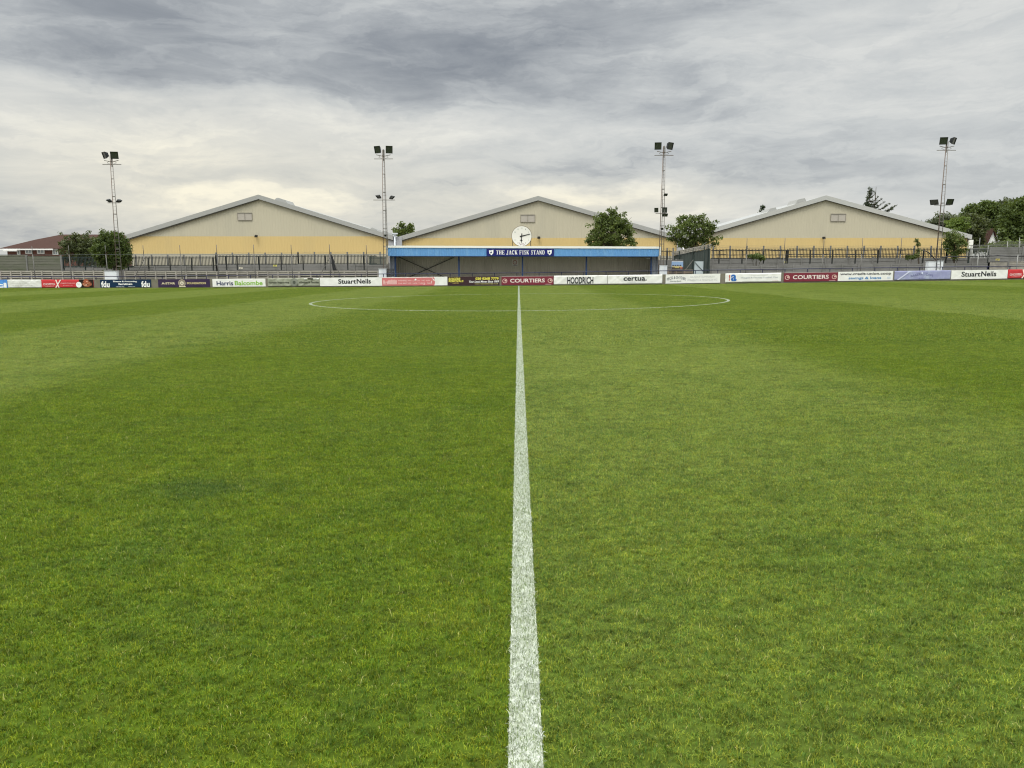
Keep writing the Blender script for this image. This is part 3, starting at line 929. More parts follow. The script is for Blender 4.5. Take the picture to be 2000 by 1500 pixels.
C_WHITE = (0.74, 0.735, 0.70); C_OFF = (0.62, 0.61, 0.56)
def build_banners():
    white = pmat(C_WHITE, dirt=(0.60, 0.59, 0.54), amt=.35)
    white2 = pmat((0.66, 0.66, 0.62), dirt=(0.52, 0.51, 0.46), amt=.4)
    wp = pmat((0.80, 0.80, 0.78)); blk = pmat((0.015, 0.016, 0.02)); navy = pmat((0.012, 0.03, 0.075))
    # far left, cut by the frame
    b = Banner(-110, 12, pmat((0.10, 0.30, 0.68), dirt=(0.03, 0.07, 0.40), amt=.8), 'blue banner with big white letters, cut by the left edge', seed=3)
    b.text('ci', -10, 11, .02, .62, wp, .04); b.rect(-100, -20, .3, .7, pmat((.03, .07, .4)))
    b = Banner(13, 79, white2, 'creased off-white banner with faded print between the blue and red ones', seed=12, amp=.020)
    gf = pmat((0.50, 0.50, 0.47)); b.text('sports & social club', 19, 66, .52, .66, gf); b.text('at the heart of it', 21, 62, .26, .38, gf)
    def chop(p0, p1, label, full):
        red = pmat((0.52, 0.045, 0.05), dirt=(0.42, 0.03, 0.04), amt=.4)
        b = Banner(p0, p1, red, label, seed=int(p0), amp=.010)
        b.text('CHOPSTIX', p0 + 3, p0 + 27, .30, .56, pmat((0.78, .60, .58)), .02, .1)
        b.text('noodle bar', p0 + 7, p0 + 24, .14, .24, pmat((0.72, .45, .44)))
        cm = pmat((0.80, .70, .64))
        for q0, q1 in ((28.5, 33.5), (38, 27.5)):
            u0, u1 = X(p0 + q0, YW) - b.x0, X(p0 + q1, YW) - b.x0
            w_ = .085; K = 6; V = []; Fc = []
            for i in range(K + 1):
                t = i / K; u = u0 + (u1 - u0) * t; V += [(u - w_ / 1.6, 1 - t), (u + w_ / 1.6, 1 - t)]
            for i in range(K): Fc.append((2 * i, 2 * i + 1, 2 * i + 3, 2 * i + 2))
            b.place(V, Fc, 'chopstick_print', cm, .012 if q0 < 30 else .015)
        if full:
            b.text('chopstixgroup.com', p0 + 37, p0 + 66, .50, .62, pmat((0.80, .66, .64)), .02)
            b.text('@chopstixnoodles', p0 + 42, p0 + 61, .25, .34, pmat((0.74, .50, .48)), .01)
            b.rect(p0 + 71, p0 + 101.5, .0, 1.0, pmat((0.022, .014, .012)), off=.004, skew=.12)
            rng = random.Random(4)
            food = [pmat((0.30, .10, .05)), pmat((0.46, .19, .10)), pmat((0.12, .04, .02)), pmat((0.58, .34, .24)), pmat((0.36, .10, .05))]
            b.disc(p0 + 89, .50, .29, food[0], 'food_print', .009, sq=1.3)
            for i in range(26):
                t = rng.uniform(0, 6.28); q = rng.random() ** .5
                b.disc(p0 + 89 + 7.6 * q * math.cos(t), .5 + .42 * q * math.sin(t), rng.uniform(.05, .13), rng.choice(food), 'food_print', .010 + .0006 * i, sq=rng.uniform(.8, 1.7))
            b.disc(p0 + 73, .36, .25, wp, 'badge', .028)
            b.text('TASTY', p0 + 70.4, p0 + 75.6, .38, .52, pmat((.3, .2, .2)), .01, off=.034)
        return b
    chop(79.5, 181, 'red noodle bar banner with crossed chopsticks and a food picture', True)
    b = Banner(194, 293.5, pmat((0.010, 0.028, 0.062)), 'navy banner with a white lettered logo at both ends', seed=21, amp=.007)
    for a in (195.5, 274): b.text('fdu', a + .5, a + 17, .0, .80, wp, .03)
    b.text('Finance & Accounting', 220, 266, .62, .86, wp, .03); b.text('Recruitment', 230, 257, .30, .56, wp, .03)
    b.text('020 8236 0450', 225, 241, .02, .14, pmat((.5, .53, .58)), .02); b.text('fdugroup.com', 249, 262, .02, .14, pmat((.5, .53, .58)), .02)
    b = Banner(307.5, 408.5, pmat((0.042, 0.028, 0.062)), 'dark purple banner with gold lettering round a round crest', seed=22, amp=.008)
    gold = pmat((0.55, 0.48, 0.33))
    b.text('A·STAR', 314, 341, .34, .62, gold, .045); b.text('FOUNDATION', 364, 401, .34, .62, pmat((0.50, .42, .22)), .045)
    b.disc(354.2, .50, .31, gold, 'crest', .008, ring=.035); b.disc(354.2, .50, .23, gold, 'crest', .008, ring=.03)
    b.disc(354.2, .50, .16, pmat((.65, .6, .45)), 'crest', .009); b.text('A', 352.6, 355.8, .40, .60, pmat((.05, .03, .07)), .03, off=.016)
    b.rect(348.5, 361, .0, .12, pmat((.6, .56, .42)), 'crest', .009)
    b = Banner(414, 517.5, white, 'white banner with navy and lime green lettering', seed=23, amp=.008)
    b.text('Harris', 422, 454.5, .17, .72, pmat((0.02, .03, .09)), .022); b.text('Balcombe', 457.5, 512, .17, .74, pmat((0.21, .43, .045)), .022)
    # sagging see-through mesh banner
    b = Banner(522, 624, pmat((0.30, 0.31, 0.24), dirt=(0.17, 0.18, 0.12), amt=.6), 'sagging grey-green banner with dark lettering and a peeling top', seed=77, amp=.026)
    dk = pmat((0.05, .055, .04)); b.text('Proudly Supporting', 524, 564, .36, .60, dk, .03); b.text('Wingate & Finchley', 583, 623, .34, .60, dk, .03)
    b.disc(574, .5, .34, pmat((.22, .23, .19)), 'crest', .010); b.disc(574, .5, .13, pmat((.09, .10, .08)), 'crest', .014)
    b.rect(594, 599.5, .86, .98, wp, 'peeled_edge', .02, -.3); b.rect(612, 623, .84, .98, wp, 'peeled_edge', .02, -.3); b.rect(601, 611, .84, 1.0, pmat((.06, .06, .05)), 'torn_gap', .018)
    def stuart(p0, p1, a, c, label, seed):
        b = Banner(p0, p1, white, label, seed=seed, amp=.007)
        m_ = (c - a)
        b.text('Stuart', a, a + m_ * .545, .27, .83, blk, .022); b.text('Neils', a + m_ * .565, c, .27, .85, blk, .022)
    stuart(624.3, 745.5, 660, 724, 'wide plain white banner with black lettering, left of the stand', 24)
    b = Banner(745.8, 873.6, white, 'faded red and white good luck banner below the stand corner', seed=25, amp=.008)
    pk = pmat((0.56, 0.17, 0.17), dirt=(0.50, 0.22, 0.21), amt=.5)
    b.rect(746, 847, .0, .93, pk); b.disc(846.5, .46, .36, pk, 'print_panel', .004, sq=.35)
    pkl = pmat((0.72, .48, .46)); b.text('WISHING WINGATE & FINCHLEY', 777, 840, .50, .66, pkl, .02); b.text('THE BEST OF LUCK THIS SEASON', 777, 842.5, .18, .34, pkl, .02)
    b.rect(748, 775, .16, .64, pmat((.66, .38, .37)), off=.008); b.text('BARNET', 749, 761, .34, .50, pkl, .02, off=.013); b.text('FC', 763, 772, .24, .70, pmat((.70, .40, .38)), .03, off=.013)
    b = Banner(874, 975.5, pmat((0.045, 0.025, 0.028)), 'dark brown removals banner with yellow telephone number', seed=26, amp=.006)
    yel = pmat((0.66, 0.60, 0.10)); b.text('ROGERS', 876, 899, .58, .88, yel, .04, .15); b.text('REMOVALS', 876, 905, .36, .60, yel, .03, .15); b.text('LIMITED', 884, 896, .18, .30, pmat((.4, .3, .1)), .02)
    b.text('020 8368 7779', 928.5, 974, .60, .90, yel, .04); b.text('Your Local Mover Since 1969', 916, 974.5, .28, .54, wp, .02, .3)
    b.text('www.rogersremovals.co.uk', 927, 973, .06, .20, pmat((.6, .56, .22)), .02)
    def court(p0, p1, label, seed):
        b = Banner(p0, p1, pmat((0.185, 0.032, 0.048), dirt=(0.14, 0.026, 0.04), amt=.5), label, seed=seed, amp=.005)
        s_ = (p1 - p0) / 102.0
        b.text('COURTIERS', p0 + 17 * s_, p0 + 85 * s_, .26, .70, pmat((.74, .66, .62)), .018)
        pe = pmat((.66, .46, .40))
        for q in (6.5, 95.5):
            b.disc(p0 + q * s_, .46, .19, pe, 'eye_emblem', .008, ring=.045, sq=1.1); b.disc(p0 + (q + 1.2) * s_, .50, .075, pe, 'eye_emblem', .008)
        b.rect(p0 + 86 * s_, p0 + 98 * s_, .02, .08, pmat((.5, .3, .3)), off=.008)
        b.rect(p0 + .5, p1 - .5, .955, 1.0, pmat((.42, .38, .36)), 'top_hem', .006)
    court(979.5, 1081, 'maroon banner at the far end of the halfway line', 27)
    b = Banner(1082, 1186.6, white, 'creased white banner with tall narrow black capitals', seed=28, amp=.016)
    b.text('HOODRICH', 1108, 1159, .08, .84, blk, .025)
    b = Banner(1187.3, 1294, white, 'creased white banner with black lower case lettering and a full stop', seed=31, amp=.016)
    b.text('certua.', 1218, 1263.5, .36, .83, blk, .018); b.text('insurance & protection', 1225, 1255, .17, .26, pmat((.35, .35, .36)))
    b = Banner(1300.5, 1407, white, 'white banner with arched grey lettering and pale grey slogan', seed=32, amp=.006)
    gr = pmat((.13, .145, .16)); b.text('PECK & SNYDER', 1303, 1340, .50, .82, gr, .012, arc=.22)
    b.text('American Sports', 1309, 1331, .12, .34, gr, .01, .35)
    lg = pmat((.55, .55, .55)); b.text('GLADLY SUPPORTS', 1348, 1396, .60, .78, lg, .01); b.text('WINGATE & FINCHLEY FC', 1342, 1401, .24, .44, lg, .01)
    b = Banner(1417, 1526, white, 'white banner with a big blue letter a and red mark', seed=33, amp=.010)
    b.text('!', 1424, 1426.4, .22, .86, pmat((.50, .10, .07)), .03); b.text('a', 1428, 1439, .16, .90, pmat((.03, .13, .40)), .03)
    b.text('Proud sponsors of', 1467, 1500, .70, .84, lg); b.text('Wingate & Finchley Football Club', 1447, 1520, .40, .60, pmat((.42, .45, .50)), .01)
    b.rect(1450, 1508, .10, .125, lg, off=.008); b.rect(1509, 1521, .10, .13, pmat((.55, .3, .27)), off=.008)
    court(1531.5, 1636.5, 'maroon banner between two white ones, right of the centre circle', 34)
    b = Banner(1637.3, 1744.5, white, 'white credit union banner with black web address over blue words', seed=35, amp=.007)
    b.text('www.credit-union.coop', 1641, 1740.5, .54, .90, pmat((.03, .03, .04)), .022); b.text('savings & loans', 1658, 1721.5, .07, .44, pmat((.05, .20, .45)), .022)
    b.rect(1733, 1740, .18, .40, pmat((.55, .6, .66)), off=.008)
    b = Banner(1747.5, 1857, pmat((0.27, 0.28, 0.44), dirt=(0.40, 0.45, 0.55), amt=.9), 'lilac and pale blue banner with arched dark print', seed=36, amp=.010)
    dn = pmat((.13, .14, .26)); b.text('BAKERY · CAFE', 1779, 1823, .50, .74, dn, .0, arc=.22); b.text('& DELI', 1795, 1806, .10, .24, dn)
    b.disc(1801, .74, .07, pmat((.66, .7, .8)), 'print_panel', .008)
    V = [(X(1752, YW) - b.x0, .02), (X(1756, YW) - b.x0, .02), (X(1778, YW) - b.x0, .92), (X(1774, YW) - b.x0, .92)]
    b.place(V, [(0, 1, 2, 3)], 'diagonal_stripe', pmat((.56, .58, .70)), .03)
    stuart(1858.3, 1968, 1878, 1946, 'plain white banner with black lettering near the right edge', 37)
    chop(1969, 2075, 'red banner with pale lettering cut by the right edge', False)

# ================================================================== THE STAND
YS = 70.0
def rib_sheet(x0, x1, zf0, zf1, y, pitch, depth, rot=None):
    """corrugated sheet facing -y: trapezoid ribs; zf0, zf1 give bottom and top at x"""
    xs = []; x = x0; k = 0
    prof = [(0, 0), (.5, 0), (.62, 1), (.88, 1)]
    while x < x1:
        for a, b in prof:
            if x + a * pitch <= x1: xs.append((x + a * pitch, b))
        x += pitch
    xs.append((x1, 0))
    V = []; Fc = []
    for a, b in xs:
        V += [(a, y - b * depth, zf0(a)), (a, y - b * depth, zf1(a))]
    for i in range(len(xs) - 1): Fc.append((2 * i, 2 * i + 2, 2 * i + 3, 2 * i + 1))
    return V, Fc
def shield(mb_white, mb_blue, cx, cz, h, y):
    w = h * .42
    pts = [(cx - w, cz + h * .42), (cx - w * .2, cz + h * .36), (cx + w, cz + h * .5), (cx + w * .95, cz - h * .1), (cx + w * .2, cz - h * .5), (cx - w * .8, cz - h * .2)]
    mb_white.extr(pts, y, y + .01)
    pts = [(cx - w * .45, cz + h * .05), (cx - w * .05, cz + h * .2), (cx + w * .4, cz + h * .1), (cx + w * .15, cz - h * .12), (cx - w * .3, cz - h * .2)]
    mb_blue.extr(pts, y - .006, y)
def build_stand():
    px0, px1 = 755, 1290
    x0, x1 = X(px0, YS), X(px1, YS)
    sl = lambda t0, t1: (lambda x: t0 + (t1 - t0) * (x - x0) / (x1 - x0))
    top = sl(P(px0, 479.6, YS).z, P(px1, 481.6, YS).z)
    bot = sl(P(px0, 500.0, YS).z, P(px1, 500.9, YS).z)
    lab = 'low covered stand with a sky blue fascia and open dark front'
    st = thing('spectator_stand', ((x0 + x1) / 2, YS, g(0)), lab, 'stand')
    f = MB(); ph = .17
    th = .19
    V, Fc = rib_sheet(x0 + .16, x1 - .19, lambda x: bot(x) + .01, lambda x: top(x) - th, YS, .155, .03)
    f.add(V, Fc)
    f.build('fascia', M['fascia_blue'], st)
    t = MB()
    def slab(a, b, lo, hi, ya, yb):
        t.add([(a, ya, lo(a)), (b, ya, lo(b)), (b, yb, lo(b)), (a, yb, lo(a)), (a, ya, hi(a)), (b, ya, hi(b)), (b, yb, hi(b)), (a, yb, hi(a))],
              [(0, 3, 2, 1), (4, 5, 6, 7), (0, 1, 5, 4), (1, 2, 6, 5), (2, 3, 7, 6), (3, 0, 4, 7)])
    slab(x0, x1, lambda x: top(x) - th, top, YS - .06, YS + .05)
    slab(x0, x0 + .16, lambda x: bot(x) + .12, lambda x: top(x) - th, YS - .06, YS + .05)
    slab(x1 - .19, x1, lambda x: bot(x) + .10, lambda x: top(x) - th, YS - .06, YS + .05)
    t.build('trim', M['white_trim'], st)
    e = MB(); t2 = t; t = e
    slab(x0 + .3, x1 - .3, lambda x: bot(x) - .045, lambda x: bot(x) + .01, YS - .02, YS + .04)
    e.build('bottom_edge', M['post_blue'], st)
    # roof falling to the back
    YB = YS + 3.4
    r = MB()
    r.add([(x0, YS + .05, top(x0) - .03), (x1, YS + .05, top(x1) - .03), (x1, YB + .2, top(x1) - .45), (x0, YB + .2, top(x0) - .45),
           (x0, YS + .05, top(x0) - .09), (x1, YS + .05, top(x1) - .09), (x1, YB + .2, top(x1) - .51), (x0, YB + .2, top(x0) - .51)],
          [(0, 1, 2, 3), (7, 6, 5, 4), (0, 4, 5, 1), (1, 5, 6, 2), (2, 6, 7, 3), (3, 7, 4, 0)])
    r.build('roof', M['asb_roof'], st)
    s = MB()
    bx0, bx1 = X(762, YS + .6), X(1284, YS + .6)
    V, Fc = rib_sheet(bx0, bx1, lambda x: g(x) - .2, lambda x: top(x) - .47, YB, .22, .035)
    s.add(V, Fc)
    s.box(bx0, bx1, YB + .005, YB + .05, -.6, 2.85)
    s.build('back_wall', M['stand_sheet'], st)
    for x, sg in ((bx0, 1), (bx1, -1)):
        s = MB()
        n = 14
        for i in range(n):
            ya = YS + .5 + (YB - YS - .55) * i / n; yb = YS + .5 + (YB - YS - .55) * (i + .55) / n
            s.box(x - .02, x + .02 + .02 * sg, ya, yb, g(x) - .3, top(x) - .30)
        s.box(x - .012, x + .012, YS + .5, YB - .05, g(x) - .3, top(x) - .31)
        s.build('side_wall', M['side_sheet'], st)
        # front return sheet beside the end column
        s = MB(); w = X(773, YS) - X(762, YS)
        a, b = (x + .03, x + w - .06) if sg > 0 else (x - w + .08, x - .03)
        V, Fc = rib_sheet(a, b, lambda q: g(q) - .3, lambda q: bot(q) + .1, YS + .75, .17, .03)
        s.add(V, Fc); s.build('return_sheet', M['side_sheet'], st)
    for q in (772.5, 896.5, 1020.5, 1145, 1271.5):
        x = X(q, YS + .55)
        c = MB(); c.box(x - .065, x + .065, YS + .48, YS + .50, g(x) - .2, top(x) - .2).box(x - .065, x + .065, YS + .60, YS + .62, g(x) - .2, top(x) - .2).box(x - .012, x + .012, YS + .50, YS + .60, g(x) - .2, top(x) - .2)
        c.build('column', M['post_blue'], st)
    def dg_(a, b, c_, d_, y, w):
        pa, pb = P(a, b, y), P(c_, d_, y)
        MB().bar(pa, pb, w, .06).build('brace', M['dark_brace'], st)
    dg_(886, 503, 790, 545, YB - .12, .11); dg_(780, 502.5, 872, 543, YB - .2, .055)
    for i in range(12):
        x = x0 + .5 + (x1 - x0 - 1) * i / 11
        MB().bar((x, YS + .1, top(x) - .22), (x, YB, top(x) - .58), .06, .12).build('rafter', M['dark_brace'], st)
    # name board
    YN = YS - .05
    ax, bx = X(950.5, YN), X(1081.5, YN); za, zb = P(1016, 500.2, YN).z + .02, P(1016, 485.8, YN).z
    nb = MB().box(ax, bx, YN - .02, YN - .0, za, zb).build('name_board', M['sign_navy'], st)
    V, Fc = fit(serif_geo('THE JACK FISK STAND'), X(969, YN), X(1063.5, YN), P(1000, 498.0, YN).z, P(1000, 488.2, YN).z)
    m1 = MB(); m1.add([(x, YN - .026, z) for x, z in V], Fc); m1.build('lettering', M['white'], nb)
    mw, mbk = MB(), MB()
    for q in (959.5, 1073): shield(mw, mbk, X(q, YN), P(1000, 493.2, YN).z, P(1000, 488, YN).z - P(1000, 498.6, YN).z, YN - .034)
    mw.build('crest', M['white'], nb); mbk.build('crest_emblem', M['post_blue'], nb)
    # no smoking notice on the back wall
    YQ = YB - .06
    n = thing('no_smoking_sign', (X(1005.5, YQ), YQ, P(1005, 520, YQ).z), 'small square no smoking notice inside the stand', 'sign')
    MB().box(X(999.5, YQ), X(1012, YQ), YQ - .01, YQ, P(1005, 520, YQ).z, P(1005, 506.5, YQ).z).build('board', pmat((.58, .56, .50)), n)
    ring = MB(); cx, cz, rr = X(1005.7, YQ), P(1005, 512.2, YQ).z, .20
    K = 22
    V = []; Fc = []
    for i in range(K):
        a = 2 * math.pi * i / K
        for q in (rr, rr - .05): V.append((cx + q * math.cos(a), YQ - .018, cz + q * math.sin(a)))
    for i in range(K): j = (i + 1) % K; Fc.append((2 * i, 2 * i + 1, 2 * j + 1, 2 * j))
    ring.add(V, Fc); ring.bar((cx - .13, YQ - .018, cz + .13), (cx + .13, YQ - .018, cz - .13), .05, .004); ring.build('prohibition_symbol', pmat((.30, .07, .06)), n)
    MB().bar((cx - .12, YQ - .024, cz + .0), (cx + .09, YQ - .024, cz + .02), .035, .004).build('cigarette_symbol', pmat((.03, .03, .03)), n)
    V, Fc = fit(text_geo('NO SMOKING', .02), X(1001, YQ), X(1010.5, YQ), P(1005, 519, YQ).z, P(1005, 517, YQ).z)
    mt = MB(); mt.add([(x, YQ - .016, z) for x, z in V], Fc); mt.build('lettering', M['black'], n)
    # bulkhead lamp under the roof
    lx = X(1267, YS + .8)
    l = thing('bulkhead_light', (lx - .1, YS + .8, bot(lx)), 'small bulkhead light under the right end of the stand roof', 'light')
    MB().box(lx - .28, lx + .1, YS + .7, YS + .9, bot(lx) - .12, bot(lx) + .02).build('housing', M['galv_light'], l)
    MB().box(lx - .24, lx + .06, YS + .72, YS + .88, bot(lx) - .16, bot(lx) - .121).build('diffuser', M['white'], l)
    MB().bar((lx - .28, YS + .8, bot(lx) - .04), (lx - 1.9, YS + .8, bot(lx) - .05), .05).build('conduit', M['dark_brace'], l)
    # clock
    YC = YS + .9
    cx, cz = X(1018.8, YC), P(1018, 461.2, YC).z; rr = X(1038, YC) - cx
    c = thing('stadium_clock', (cx, YC, top(cx) - .25), 'large round white clock standing on the stand roof', 'clock')
    def disc(y0, y1, r_, name, m_, par):
        K = 48; mb = MB()
        mb.extr([(cx + r_ * math.cos(2 * math.pi * i / K), cz + r_ * math.sin(2 * math.pi * i / K)) for i in range(K)][::-1], y0, y1)
        return mb.build(name, m_, par)
    disc(YC, YC + .14, rr + .03, 'rim', M['bronze'], c)
    disc(YC - .012, YC - .001, rr - .005, 'face', M['clock_face'], c)
    nm = []
    for i in range(12):
        a = 2 * math.pi * (i + 1) / 12
        s_ = str(i + 1)
        if i + 1 in (9, 3): continue
        w_ = .07 if len(s_) == 1 else .13
        qx, qz = cx + rr * .78 * math.sin(a), cz + rr * .78 * math.cos(a)
        V, Fc = fit(text_geo(s_, .02), qx - w_ / 2, qx + w_ / 2, qz - .065, qz + .065)
        mt = MB(); mt.add([(x, YC - .016, z) for x, z in V], Fc); mt.build('numeral', M['num_grey'], c)
    def hand(ang, L, tail, w0, name, y, diamond=False):
        d_ = Vector((math.sin(ang), 0, math.cos(ang))); p_ = Vector((math.cos(ang), 0, -math.sin(ang)))
        o_ = Vector((cx, y, cz)); mb = MB()
        pts = [o_ - d_ * tail - p_ * w0 * .5, o_ - d_ * tail + p_ * w0 * .5, o_ + p_ * w0 * .5, o_ + d_ * L + p_ * w0 * .28, o_ + d_ * L - p_ * w0 * .28, o_ - p_ * w0 * .5]
        mb.extr([(p.x, p.z) for p in pts], y - .008, y)
        if diamond:
            k = o_ + d_ * L * .62
            mb.extr([(q.x, q.z) for q in (k - d_ * .10, k + p_ * .12, k + d_ * .10, k - p_ * .12)], y - .012, y - .0085)
        mb.build(name, M['black'], c)
    hand(R(76), .80, .17, .10, 'minute_hand', YC - .030)
    hand(R(184), .60, .24, .085, 'hour_hand', YC - .020, True)
    mb = MB(); rng = random.Random(2)
    for i in range(16):
        qx, qz = cx + rng.gauss(-.03, .12), cz - rr * .80 + rng.gauss(0, .06) - .02
        if (qx - cx) ** 2 + (qz - cz) ** 2 > (rr - .08) ** 2: continue
        r_ = rng.uniform(.02, .055)
        mb.extr([(qx + r_ * math.cos(2 * math.pi * k / 7), qz + r_ * 1.3 * math.sin(2 * math.pi * k / 7)) for k in range(7)], YC - .0135 - .0003 * i, YC - .0128)
    mb.build('stain', M['clock_stain'], c)
    for s_ in (-1, 1):
        x = cx + s_ * (rr - .08)
        MB().box(x - .035, x + .035, YC + .03, YC + .10, top(cx) - .35, cz - .15).build('leg', M['bronze'], c)

# ================================================================== FLOODLIGHT MASTS
def flood(mb_house, mb_glass, c, yaw, tilt, w, h, d):
    """a floodlight head facing -y turned by yaw, tilted down; returns nothing"""
    Rm = Matrix.Rotation(yaw, 3, 'Z') @ Matrix.Rotation(tilt, 3, 'X')
    ux, uy, uz = Rm @ Vector((1, 0, 0)), Rm @ Vector((0, 1, 0)), Rm @ Vector((0, 0, 1))
    c = Vector(c)
    V = []
    for (k, s) in ((0, 1.0), (1, .55)):
        for a, b in ((-1, -1), (1, -1), (1, 1), (-1, 1)):
            V.append(c + uy * d * k + ux * a * w / 2 * s + uz * b * h / 2 * s)
    mb_house.add(V, [(4, 5, 6, 7), (0, 1, 5, 4), (1, 2, 6, 5), (2, 3, 7, 6), (3, 0, 4, 7)])
    for a in (-1, 1):
        mb_house.obox(c + ux * a * w * .49 - uy * .01, ux * w * .02, uy * .03, uz * h * .5)
        mb_house.obox(c + uz * a * h * .49 - uy * .01, ux * w * .5, uy * .03, uz * h * .02)
    mb_glass.obox(c + uy * .02, ux * w * .47, uy * .01, uz * h * .47)
def mast(bx, by_px, top_px, label, heads, mids, low=None, wire=False):
    """bx: photo column of the base; heights from the photo rows"""
    Y = 69.0
    x = X(bx, Y); zb = g(x)
    zt = P(bx, top_px, Y).z
    H = zt - zb
    root = thing('floodlight_mast', (x, Y, zb), label, 'floodlight mast', 'floodlight masts behind the pitchside wall')
    r0, r1 = .235, .085
    legs = [(-1, -.58), (1, -.58), (.15, 1.15)]
    def lp(i, t):
        r_ = r0 + (r1 - r0) * t
        return Vector((x + legs[i][0] * r_, Y + legs[i][1] * r_, zb + H * t))
    for i in range(3):
        MB().tube(lp(i, 0), lp(i, 1), .032, .026, 8).build('leg', M['galv'] if i else M['rust_steel'], root, True)
    fr = MB()
    nf = 7
    for k in range(nf + 1):
        t = .03 + .93 * k / nf
        for i in range(3): fr.bar(lp(i, t), lp((i + 1) % 3, t), .035, .05)
    fr.build('ring_frame', M['galv'], root)
    rg = MB()
    nr = 38
    for k in range(nr):
        t = (k + .5) / nr
        rg.bar(lp(0, t), lp(1, t), .014, .014)
    rg.build('ladder_rungs', M['galv'], root)
    MB().tube(lp(2, .02), lp(2, .98) + Vector((0, .03, 0)), .018, .018, 6).build('cable', M['black'], root)
    zc = zt - .75
    MB().bar((x - .82, Y, zc), (x + .82, Y, zc), .05).build('cross_arm', M['galv'], root)
    MB().tube((x, Y, zc - .2), (x, Y, zt + .05), .05, .05, 8).build('head_pole', M['galv'], root)
    za = zt - .18 - .28
    arm = MB(); arm.bar((x - .62, Y - .05, za + .05), (x, Y, za - .08), .05).bar((x + .62, Y - .05, za + .05), (x, Y, za - .08), .05)
    arm.path([Vector((x - .25, Y, za - .02)), Vector((x - .42, Y, za - .16)), Vector((x - .15, Y, za - .24))], .014)
    arm.path([Vector((x + .25, Y, za - .02)), Vector((x + .42, Y, za - .16)), Vector((x + .15, Y, za - .24))], .014)
    arm.build('head_bracket', M['galv'], root)
    for sx, yw, w, h, tl in heads:
        a, b = MB(), MB()
        flood(a, b, (x + sx, Y - .10, zt + .02), yw, tl, w, h, .30)
        hd = a.build('floodlight', M['lamp_black'], root); b.build('glass', M['lamp_glass'], hd)
    for (dx_, py, yw, tl, w, h) in mids:
        a, b = MB(), MB()
        zz = P(bx, py, Y).z
        flood(a, b, (x + dx_, Y - .12, zz), yw, tl, w, h, .14)
        hd = a.build('small_floodlight', M['lamp_black'], root); b.build('glass', M['lamp_glass'], hd)
    if low:
        for py, l_, r_ in low:
            zz = P(bx, py, Y).z
            MB().bar((x - l_, Y - .15, zz), (x + r_, Y - .15, zz), .05).build('side_arm', M['galv'], root)
    return root
def cabinet(a, b, t, bt, label, Y=68.6, doors=1, m1='cabinet', m2='cabinet_grey'):
    x0, x1 = X(a, Y), X(b, Y); z1 = P(a, t, Y).z; z0 = g((x0 + x1) / 2)
    c = thing('meter_cabinet', ((x0 + x1) / 2, Y, z0), label, 'cabinet', 'white cabinets at the feet of the masts')
    MB().box(x0, x1, Y, Y + .4, z0, z1).build('body', M[m1], c)
    w = (x1 - x0) / doors
    for i in range(doors):
        MB().box(x0 + w * i + .03, x0 + w * (i + 1) - .03, Y - .018, Y - .001, z0 + .06, z1 - .05).build('door', M[m1 if i % 2 == 0 else m2], c)
    MB().box(x0 - .03, x1 + .03, Y - .04, Y + .44, z1 + .002, z1 + .03).build('top', M['cabinet'], c)
